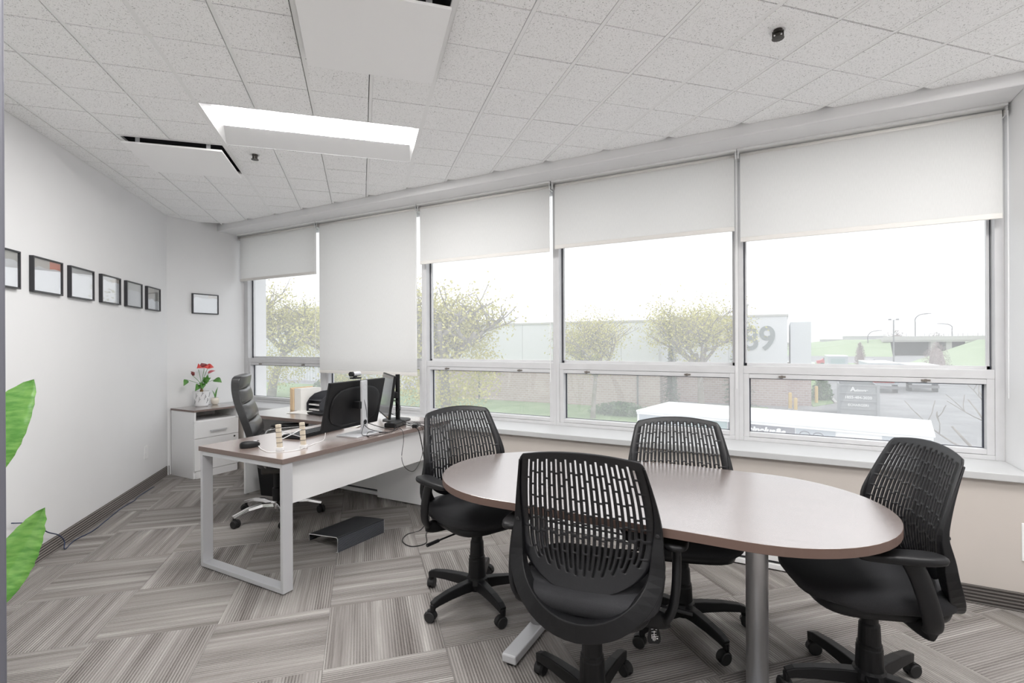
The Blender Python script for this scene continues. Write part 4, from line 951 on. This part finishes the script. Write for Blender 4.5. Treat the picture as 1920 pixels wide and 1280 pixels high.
struct(obj('ground', boxes((-300, 500, 4.2, 900, GZ - .5, GZ)), 'asphalt'))
lawn = struct(obj('ground_lawn', prism([(-120, 24), (-13, 24), (-6, 36.5), (-1, 37), (-1, 47), (-9.5, 47), (-120, 47)], GZ, GZ + .06), 'grass'))
struct(obj('ground_verge', prism([(2.35, 49.5), (4.1, 53), (4.3, 115), (30, 150), (-20, 150), (-20, 60), (2.2, 60)], GZ, GZ + .06), 'grass'))
struct(obj('ground_kerb', boxes((4.15, 4.4, 53, 110, GZ, GZ + .14)), 'concrete'))

# long warehouse: brick below, pale cladding panels above
wh = thing('warehouse', 'long low warehouse with brick base and pale metal panels', 'building', (0, 41.8, GZ))
obj('brick_base', boxes((-33.95, -8.8, .06, 9, 0, 3.25)), 'brick', wh)
cp = None
for k in range(8):
    x = -33.95 + k * 3.14
    if cp is None: cp = obj('cladding_panel', boxes((0, 3.11, 0, .2, 3.25, 7.25)), 'cladding', wh); q = cp
    else: q = share('cladding_panel', cp, wh)
    q.location.x = x
obj('wall_core', boxes((-33.9, -8.85, .2, 8.9, 3.25, 7.2)), 'cladding', wh)
obj('roof_edge', boxes((-34.05, -8.7, -.1, 9, 7.25, 7.42)), 'concrete', wh)
for x in (-24.5, -19.2): obj('roof_vent', boxes((x - .35, x + .35, 3, 3.7, 7.42, 8.3)), 'cladding', wh)
for x in (-26.2, -10.6): obj('downpipe', boxes((x - .06, x + .06, -.08, .06, 0, 3.25)), 'concrete_dark', wh)
ob = thing('corner_building', 'white corner building with large grey number 89 on brick base', 'building', (0, 48.8, GZ))
obj('brick_base', boxes((-8.7, .45, .05, 12, 0, 2.75)), 'brick', ob)
obj('cladding_panel', boxes((-8.7, -4.2, 0, .2, 2.75, 7.75), (-4.17, .45, 0, .2, 2.75, 7.75)), 'cladding', ob)
obj('wall_core', boxes((-8.6, .44, .2, 11.9, 2.75, 7.7)), 'cladding', ob)
obj('roof_edge', boxes((-8.8, .55, -.1, 12, 7.75, 7.92)), 'concrete', ob)
obj('brick_wing', boxes((.455, 2.25, 1.2, 12, 0, 3.4)), 'brick', ob)
obj('wing_panel', boxes((.70, 2.25, 1.05, 12, 3.15, 7.25)), 'cladding_side', ob)
obj('roof_pipe', lathe([(.14, 7.9), (.14, 8.9), (.26, 8.95), (.26, 9.1)], 12, c=(-2.9, 3, 0)), 'concrete', ob)
text('house_number', '89', 2.9, 'number_grey', ob, (-1.75, -.04, 5.75), (PI / 2, 0, 0), .03, sx=.92, bold=.05)
# gabled shed far left
gs = thing('gabled_shed', 'pale ribbed metal gabled building behind the leftmost window', 'building', (-62, 52, GZ))
bm = prism([(-14, 0), (16, 0), (16, 7.6), (4, 10.9), (-2, 11.1), (-14, 7.8)], 0, 14); o = obj('wall', bm, 'cladding', gs)
for v in o.data.vertices: v.co = Vector((v.co.x, v.co.z, v.co.y))
rb = None
for k in range(48):
    x = -13.8 + k * .62
    zt = 7.6 + (16 - x) * .275 if x > 4 else (10.9 + (4 - x) * .033 if x > -2 else 7.8 + (x + 14) * .275)
    q = obj('cladding_rib', boxes((x, x + .2, -.10, 0, 0, zt - .15)), 'cladding_side', gs)
obj('chimney', lathe([(.28, 8), (.28, 13.6)], 12, c=(6.4, 2, 0)), 'lamp_grey', gs)

# trees
def tree_mesh(seed, H, spread, nb, leaves, leafsize, crown_lo, trunk, fill=0):
    rnd = random.Random(seed); bm = B(); tips = []
    def limb(p, d, ln, r, lev):
        n = 4; pts = [p.copy()]; q = p.copy(); dd = d.copy()
        for k in range(n):
            dd = (dd + Vector((rnd.uniform(-.18, .18), rnd.uniform(-.18, .18), rnd.uniform(-.02, .16)))).normalized(); q = q + dd * ln / n; pts.append(q.copy())
            if lev >= 2: tips.append(q.copy())
        sweep(pts, lambda i, t: circ(max(r * (1 - .5 * t), .008), (3 if lev > 2 else 5) if lev else 8), bm)
        if lev < 4:
            for k in range((nb if lev < 3 else 2) if lev else nb + 2):
                t = rnd.uniform(.45, 1) if lev else rnd.uniform(.9, 1); b0 = pts[int(t * n)]
                a = rnd.uniform(0, 2 * PI) if lev else 2 * PI * k / (nb + 2) + rnd.uniform(-.3, .3); tilt = rnd.uniform(.55, 1.15)
                nd = (dd * math.cos(tilt) + Vector((math.cos(a), math.sin(a), .15)) * math.sin(tilt) * spread).normalized()
                limb(b0, nd, ln * rnd.uniform(.60, .80), r * .58, lev + 1)
    limb(Vector((0, 0, 0)), Vector((rnd.uniform(-.05, .05), 0, 1)).normalized(), H * max(trunk, .12), H * .011, 0)
    mz = max(t.z for t in tips); sc = H / mz
    for v in bm.verts: v.co *= sc
    lf = B(); tt = [t * sc for t in tips if t.z * sc > crown_lo]
    for k in range(leaves):
        c = rnd.choice(tt) + Vector((rnd.gauss(0, .5), rnd.gauss(0, .5), rnd.gauss(0, .5)))
        if rnd.random() < fill:
            q = Vector((rnd.gauss(0, 1), rnd.gauss(0, 1), rnd.gauss(0, 1))).normalized() * rnd.uniform(.55, 1) ; c = Vector((q.x * H * .40, q.y * H * .40, H * .42 + q.z * H * .36)) + Vector((rnd.gauss(0, .2), rnd.gauss(0, .2), rnd.gauss(0, .2)))
        a = Vector((rnd.uniform(-1, 1), rnd.uniform(-1, 1), rnd.uniform(-1, 1))).normalized(); b_ = a.cross(Vector((rnd.uniform(-1, 1), .3, rnd.uniform(-1, 1)))).normalized(); s = leafsize * rnd.uniform(.6, 1.3)
        vs = [lf.verts.new(c + a * s), lf.verts.new(c + b_ * s * .6), lf.verts.new(c - a * s), lf.verts.new(c - b_ * s * .6)]; lf.faces.new(vs)
    return bm, lf
def tree(label, loc, seed, H, spread=1.0, nb=3, leaves=3000, ls=.11, lo=1.6, rz=0, group='spring trees outside the windows', lm='spring_leaf', trunk=.25, fill=0):
    t = thing('tree', label, 'tree', (*loc, GZ), rz, group); a, b_ = tree_mesh(seed, H, spread, nb, leaves, ls, lo, trunk, fill)
    obj('trunk', a, 'bark_grey', t, smooth=True)
    if leaves:
        f = obj('foliage', b_, lm, t); f['kind'] = 'stuff'
    else: b_.free()
tree('large yellow-green tree filling the third window', (-19.7, 27.4), 3, 9.5, 1.5, 4, 17000, .10, .3, trunk=.10, fill=.45)
tree('short spreading spring tree with forked trunk in the fourth window', (-12.1, 34.8), 11, 7.8, 1.6, 4, 8500, .075, 2.2, trunk=.22)
tree('rounded pale green spring tree beside the corner building', (-5.2, 38.6), 21, 9.0, 1.5, 4, 12000, .085, 2.6, trunk=.2)
tree('tall yellow tree in the leftmost window', (-47.5, 34.5), 5, 12.5, 1.4, 4, 16000, .12, .6, trunk=.15, fill=.4)
tree('yellow-green tree showing below the long blind behind the monitors', (-29.5, 29.5), 8, 8.6, 1.5, 4, 15000, .10, .3, trunk=.12, fill=.4)
tree('bare leaning tree in front of the gabled shed', (-35.6, 34.5), 15, 8.5, .8, 3, 500, .07, 3.0)
tree('thin bare pale sapling close outside the rightmost window', (5.6, 17.2), 31, 5.4, .8, 2, 0, .05, 1.0, trunk=.35, group='bare saplings')
def conifer(label, loc, H, R, seed):
    rnd = random.Random(seed); t = thing('conifer', label, 'tree', (*loc, GZ), 0, 'conifers outside the windows')
    obj('trunk', lathe([(.14, 0), (.03, H * .97)], 8), 'bark_grey', t); bm = B(); bb = B()
    for k in range(110):
        z = H * (.08 + .9 * (k / 110)); a = k * 2.4; r = R * (1 - z / H) * rnd.uniform(.7, 1.1) + .1; e = Vector((r * math.cos(a), r * math.sin(a), z - r * .12))
        tube([(0, 0, z), tuple(Vector((0, 0, z)).lerp(e, .5) + Vector((0, 0, .08))), tuple(e)], .02, 4, bb, n=1)
        for q in range(26):
            s = rnd.uniform(.2, 1); c = Vector((0, 0, z)).lerp(e, s) + Vector((rnd.gauss(0, .08), rnd.gauss(0, .08), rnd.gauss(0, .06))); d = Vector((rnd.uniform(-1, 1), rnd.uniform(-1, 1), rnd.uniform(-.6, .3))).normalized() * .17; n_ = d.cross(Vector((0, 0, 1))) * .25
            bm.faces.new([bm.verts.new(c - d), bm.verts.new(c + n_), bm.verts.new(c + d), bm.verts.new(c - n_)])
    obj('branches', bb, 'bark_grey', t); obj('needles', bm, 'conifer', t)['kind'] = 'stuff'
conifer('grey-green conifer in front of the brick corner building', (-3.2, 45.4), 6.2, 1.5, 2)
conifer('small sparse conifer against the brick wall', (-8.0, 42.6), 5.4, .75, 4)
conifer('spreading grey-blue conifer beside the gabled shed', (-39.8, 38.6), 6.4, 2.0, 6)
def shrub(label, loc, rx, ry, h, seed, m_='shrub_green', n=2200):
    rnd = random.Random(seed); f_ = max(1, rx * .45); bm = superell(rx * .55, ry * .55, h * .55, .9, 1, 8, 20, (0, 0, h * .3))
    for v in bm.verts: v.co += Vector((rnd.gauss(0, .08), rnd.gauss(0, .08), rnd.gauss(0, .06)))
    for k in range(n):
        a = rnd.uniform(0, 2 * PI); e = rnd.uniform(0, PI / 2); c = Vector((rx * math.cos(a) * math.cos(e), ry * math.sin(a) * math.cos(e), h * .10 + h * .85 * math.sin(e))) * rnd.uniform(.55, 1.12)
        d = Vector((rnd.uniform(-1, 1), rnd.uniform(-1, 1), rnd.uniform(-.2, 1))).normalized() * .13 * f_; n_ = d.cross(Vector((1, .3, 0))).normalized() * .05 * f_
        bm.faces.new([bm.verts.new(c - d), bm.verts.new(c + n_), bm.verts.new(c + d), bm.verts.new(c - n_)])
    o = obj('shrub', bm, m_); o.location = (*loc, GZ); tag(o, label, 'shrub', 'low shrubs outside')
shrub('low green shrubs at the foot of the forked spring tree', (-10.7, 37.3), 2.4, .9, 1.0, 1)
shrub('dark green shrub strip in front of the gabled shed', (-46.5, 42.5), 3.6, 1.2, 1.6, 2)
shrub('round shrub at the corner building beside the road kerb', (3.35, 55.5), .85, .85, 1.9, 3)
shrub('bare pinkish bush on the embankment', (25.5, 120.0), 2.0, 1.8, 5.0, 5, 'grey_twig')
shrub('thin bare bush by the distant fence', (13.5, 118.0), .9, .9, 5.0, 6, 'grey_twig')
# bollards
for k, (x, y, h, lab) in enumerate(((.62, 47.3, 1.35, 'nearest the brick corner, tallest of the pair'), (1.0, 46.6, 1.0, 'shorter one of the pair at the brick corner'), (2.75, 52.6, 1.55, 'standing alone on the grass edge'))):
    t = thing('bollard', 'yellow bollard ' + lab, 'bollard', (x, y, GZ), 0, 'yellow bollards')
    obj('post', lathe([(.13, 0), (.13, h - .08), (.09, h)], 14), 'bollard_yellow', t, smooth=False)
    obj('footing', lathe([(.2, 0), (.2, .05)], 14), 'concrete', t)
# dumpster with lettering
du = thing('dumpster', 'grey open-top waste container with white lettering', 'dumpster', (4.95, 44.4, GZ), math.radians(-3))
obj('container_body', boxes((-1.2, 1.2, 0, .08, .15, 2.35), (-1.2, -1.12, .08, 3.4, .15, 2.35), (1.12, 1.2, .08, 3.4, .15, 2.35), (-1.2, 1.2, 3.4, 3.48, .15, 2.35), (-1.2, 1.2, 0, 3.48, .10, .2)), 'dumpster', du)
for z in (.55, 1.12, 1.70, 2.28): obj('rib', boxes((-1.2, 1.2, -.07, 0, z, z + .07)), 'dumpster', du)
for s in (-1, 1): obj('corner_post', boxes((s * 1.2 - .09, s * 1.2 + .09, -.09, .09, 0, 2.42)), 'dumpster', du)
text('lettering', 'A', .44, 'white_paint_text', du, (-.32, -.03, 2.02), (PI / 2, 0, 0), .01, bold=.02)
text('lettering', 'alzmrae', .24, 'white_paint_text', du, (.22, -.03, 1.96), (PI / 2, 0, 0), .01, bold=.01)
text('lettering', '1855-484-2020', .27, 'white_paint_text', du, (0, -.03, 1.42), (PI / 2, 0, 0), .01, bold=.008)
text('lettering', 'ECHARGERI', .24, 'white_paint_text', du, (0, -.03, .86), (PI / 2, 0, 0), .01, bold=.006)
# trailer parked below the window
tr_ = thing('truck_trailer', 'long white trailer with printed side panels parked below the windows', 'trailer', (-3.5, 13.75, GZ), math.radians(-10.07))
X0, X1, Y0_, Y1_, RZ = 0, 6.24, 0, 2.35, 3.72
obj('trailer_body', boxes((X0, X1, Y0_, Y1_, 1.1, RZ - .06)), 'trailer_white', tr_)
obj('roof', boxes((X0 - .03, X1 + .03, Y0_ - .03, Y1_ + .03, RZ - .06, RZ)), 'trailer_white', tr_, bevel=0.02)
obj('side_rail', boxes((X0, X1, Y0_ - .035, Y0_, RZ - .105, RZ - .06), (X0, X1, Y0_ - .035, Y0_, 1.0, 1.15)), 'trailer_white', tr_)
for a, b_, mm in ((.06, 1.3, 'panel_pale'), (1.32, 2.35, 'panel_teal'), (2.37, 3.82, 'panel_grey'), (3.84, 4.6, 'panel_pale'), (4.62, 5.4, 'trailer_white'), (5.42, 6.2, 'panel_pale')):
    obj('side_panel', boxes((a, b_, Y0_ - .012, Y0_, 1.3, RZ - .11)), mm, tr_)
text('lettering', 'einelus&s', .21, 'white_paint_text', tr_, (3.22, Y0_ - .018, RZ - .235), (PI / 2, 0, 0), .004, shear=.25, sx=1.0, bold=.010)
for a, z in ((4.02, -.19), (4.28, -.20)):
    obj('pictogram', tube([(a + .10 * math.cos(2 * PI * k / 16), Y0_ - .018, RZ + z - .04 + .07 * math.sin(2 * PI * k / 16)) for k in range(17)], .010, 4, n=1), 'panel_grey', tr_)
for x in (.6, 1.5, 5.1): obj('wheel', (lambda b: (bmesh.ops.transform(b, matrix=Matrix.Translation((x, Y0_ + .1, .5)) @ Matrix.Rotation(PI / 2, 4, 'X'), verts=b.verts), b)[1])(lathe([(.5, -.15), (.5, .15)], 20)), 'rubber', tr_)
obj('chassis', boxes((X0 + .2, X1 - .2, Y0_ + .5, Y1_ - .5, .7, 1.1)), 'plastic_black', tr_)
# parked trucks far down the street
def boxtruck(label, x, y, w_, l_, h_, door, rz=0):
    t = thing('parked_truck', label, 'truck', (x, y, GZ), rz, 'parked trucks down the street')
    obj('cargo_box', boxes((-w_ / 2, w_ / 2, 0, l_, .9, h_)), 'panel_pale', t); obj('roof', boxes((-w_ / 2 - .03, w_ / 2 + .03, -.03, l_, h_, h_ + .1)), 'trailer_white', t)
    if door: obj('rear_door', boxes((-w_ / 2 + .35, w_ / 2 - .35, -.05, 0, 1.1, h_ - .3)), door, t)
    obj('bumper', boxes((-w_ / 2, w_ / 2, -.1, .1, .45, .75)), 'lamp_grey', t)
    for sx in (-1, 1): obj('wheel', boxes((sx * w_ / 2 - .35 * (sx > 0), sx * w_ / 2 + .35 * (sx < 0), .4, 1.4, 0, .95)), 'rubber', t)
boxtruck('parked truck with red rear door on the street', 9.6, 66.0, 2.6, 8, 3.15, 'red_door')
boxtruck('plain grey parked truck beside the red-doored one', 13.6, 69.0, 2.6, 7, 2.85, None)
boxtruck('small blue-grey parked truck behind the corner building', 7.0, 84.0, 2.4, 6, 3.4, 'panel_teal')
def car(label, x, y, z, rz, m_, s=1.0):
    t = thing('car', label, 'car', (x, y, z), rz, 'distant cars'); pts_ = [(-2.2, .35), (2.2, .35), (2.25, .8), (1.3, .95), (.7, 1.45), (-.9, 1.45), (-1.6, .95), (-2.25, .85)]
    o = obj('car_body', prism([(a * s, b_ * s) for a, b_ in pts_], -.85 * s, .85 * s), m_, t, bevel=.08)
    for v in o.data.vertices: v.co = Vector((v.co.x, v.co.z, v.co.y))
    obj('glass', boxes((-1.2 * s, .95 * s, -.87 * s, .87 * s, .98 * s, 1.38 * s)), 'panel_grey', t)
    for a in (-1.4, 1.4): obj('wheel', boxes((a * s - .32, a * s + .32, -.9 * s, .9 * s, 0, .64)), 'rubber', t)
car('red car parked beyond the corner building', 10.0, 135.0, GZ, 0, 'red_paint', 1.3); car('white car next to the red parked car', 17.5, 138, GZ, 0, 'trailer_white', 1.0); car('white car just right of the corner building', 3.6, 128, GZ, .2, 'trailer_white', 1.2)
# overpass and embankments
noisy('grass_bank', (0.33, 0.42, 0.26), (0.40, 0.48, 0.32), 0.1, 0.9)
def hill(name, pts_b, pts_t, zt):
    bm = B(); n_ = len(pts_b); a = [bm.verts.new((*p, GZ + .01)) for p in pts_b]; b_ = [bm.verts.new((p[0], p[1], z)) for p, z in zip(pts_t, zt)]
    for k in range(n_): bm.faces.new((a[k], a[(k + 1) % n_], b_[(k + 1) % n_], b_[k]))
    bm.faces.new(b_); bm.faces.new(a[::-1]); return struct(obj(name, bm, 'grass_bank'))
hill('ground_bank', [(26, 150), (60, 130), (170, 130), (170, 330), (60, 330), (47, 225)], [(57, 218), (62, 205), (170, 150), (170, 300), (75, 300), (63, 235)], [1.6, 1.6, .2, .2, 1.6, 1.6])
hill('ground_bank_far', [(-5, 225), (34, 215), (38, 330), (-30, 330)], [(33, 240), (37, 240), (38, 320), (25, 320)], [1.9, 1.9, 1.9, 1.9])
br = thing('overpass', 'concrete highway overpass between two grassy banks', 'bridge', (0, 235, 0))
obj('deck', boxes((34, 66, 0, 14, .9, 2.3)), 'concrete', br)
obj('parapet', boxes((34, 66, -.3, 0, 1.5, 3.0)), 'concrete', br)
for k in range(24): obj('rail_post', boxes((34.4 + k * 1.35, 34.5 + k * 1.35, -.2, -.08, 3.0, 4.0)), 'lamp_grey', br)
obj('underside', boxes((36, 60, 8, 9, GZ, .9)), 'concrete_dark', br)
for x in (48.5, 53.0): obj('pier', boxes((x, x + 1.6, 1, 4, GZ, .9)), 'concrete', br)
gr_ = thing('guard_rail', 'guard rail along the top of the right grassy bank', 'guard rail', (0, 0, 0)); pa, pb = Vector((61, 206, 1.6)), Vector((160, 152, .3))
for k in range(40): q = pa.lerp(pb, k / 39); obj('post', boxes((q.x - .12, q.x + .12, q.y - .1, q.y + .1, q.z - .3, q.z + .75)), 'lamp_grey', gr_)
obj('rail', tube([pa + Vector((0, 0, .6)), pb + Vector((0, 0, .6))], .16, 6, n=1), 'concrete', gr_)
car('dark car on the road above the right bank', 66.5, 214.0, 1.62, .1, 'panel_grey', 1.1); car('second dark car farther right on the overpass road', 73, 212, 1.62, .1, 'panel_grey', 1.2)
def lamp(label, x, y, z, h, arm, r=.2):
    t = thing('street_lamp', label, 'street lamp', (x, y, z), 0, 'street lamps along the overpass')
    obj('pole', tube([(0, 0, 0), (0, 0, h * .55), (0, 0, h * .78), (arm * .25, 0, h * .93), (arm * .6, 0, h * .985), (arm, 0, h)], r, 6, n=6), 'lamp_grey', t, smooth=True)
    obj('luminaire', superell(.6, .22, .12, 1, 1, 6, 12, (arm + .4 * (1 if arm > 0 else -1), 0, h)), 'lamp_grey', t)
lamp('curved street lamp rising from the middle of the overpass', 44.8, 240, 2.3, 9.2, 4.0); lamp('tall curved street lamp on the right bank', 51 + 14, 207, 1.6, 14.0, 5.5, .2)
lamp('small curved street lamp pointing left behind the overpass', 56.5, 244, 2.3, 5.4, -3.6, .17); lamp('distant curved street lamp left of the overpass', 29.5, 236, GZ, 9.5, 3.6, .17); lamp('thin distant street lamp pointing left on the right', 78, 240, 1.5, 8.8, -3.5, .15)
t = thing('light_pole', 'straight floodlight pole in front of the overpass', 'light pole', (25.7, 161.5, GZ)); obj('pole', lathe([(.18, 0), (.14, 11)], 8), 'lamp_grey', t); obj('floodlights', boxes((-1.0, 1.0, -.1, .1, 10.9, 11.0), (-1.1, -.5, -.3, .3, 10.9, 11.3), (.5, 1.1, -.3, .3, 10.9, 11.3)), 'lamp_grey', t)
for k, (x0, x1, y, h, lab) in enumerate(((-12, 19, 330, 4.6, 'dim distant tree line building left of the overpass'), (18, 30, 300, 6.2, 'grey distant low building behind the parked trucks'), (30, 48, 320, 7.9, 'taller distant grey building behind the overpass lamps'))):
    t = thing('distant_building', lab, 'building', (0, y, GZ)); obj('wall', boxes((x0, x1, 0, 12, 0, h)), 'far_building', t); obj('roof_edge', boxes((x0 - .2, x1 + .2, -.2, 12, h, h + .3)), 'concrete', t)
    for q in range(4): obj('window', boxes((x0 + (x1 - x0) * (q + .3) / 4, x0 + (x1 - x0) * (q + .75) / 4, -.1, 0, h * .45, h * .7)), 'panel_grey', t)
for k, (x, y, r_, h, lab) in enumerate(((43, 264, 6, 9.5, 'hazy bush behind the left end of the overpass'), (57, 268, 5, 8.6, 'hazy green bush behind the overpass lamp'), (88, 250, 6, 10, 'bare hazy bush on the right horizon'), (-4, 250, 9, 6.2, 'hazy bush line right of the corner building'))):
    shrub(lab, (x, y), r_, 3, h, 30 + k, 'grey_twig', 1200)
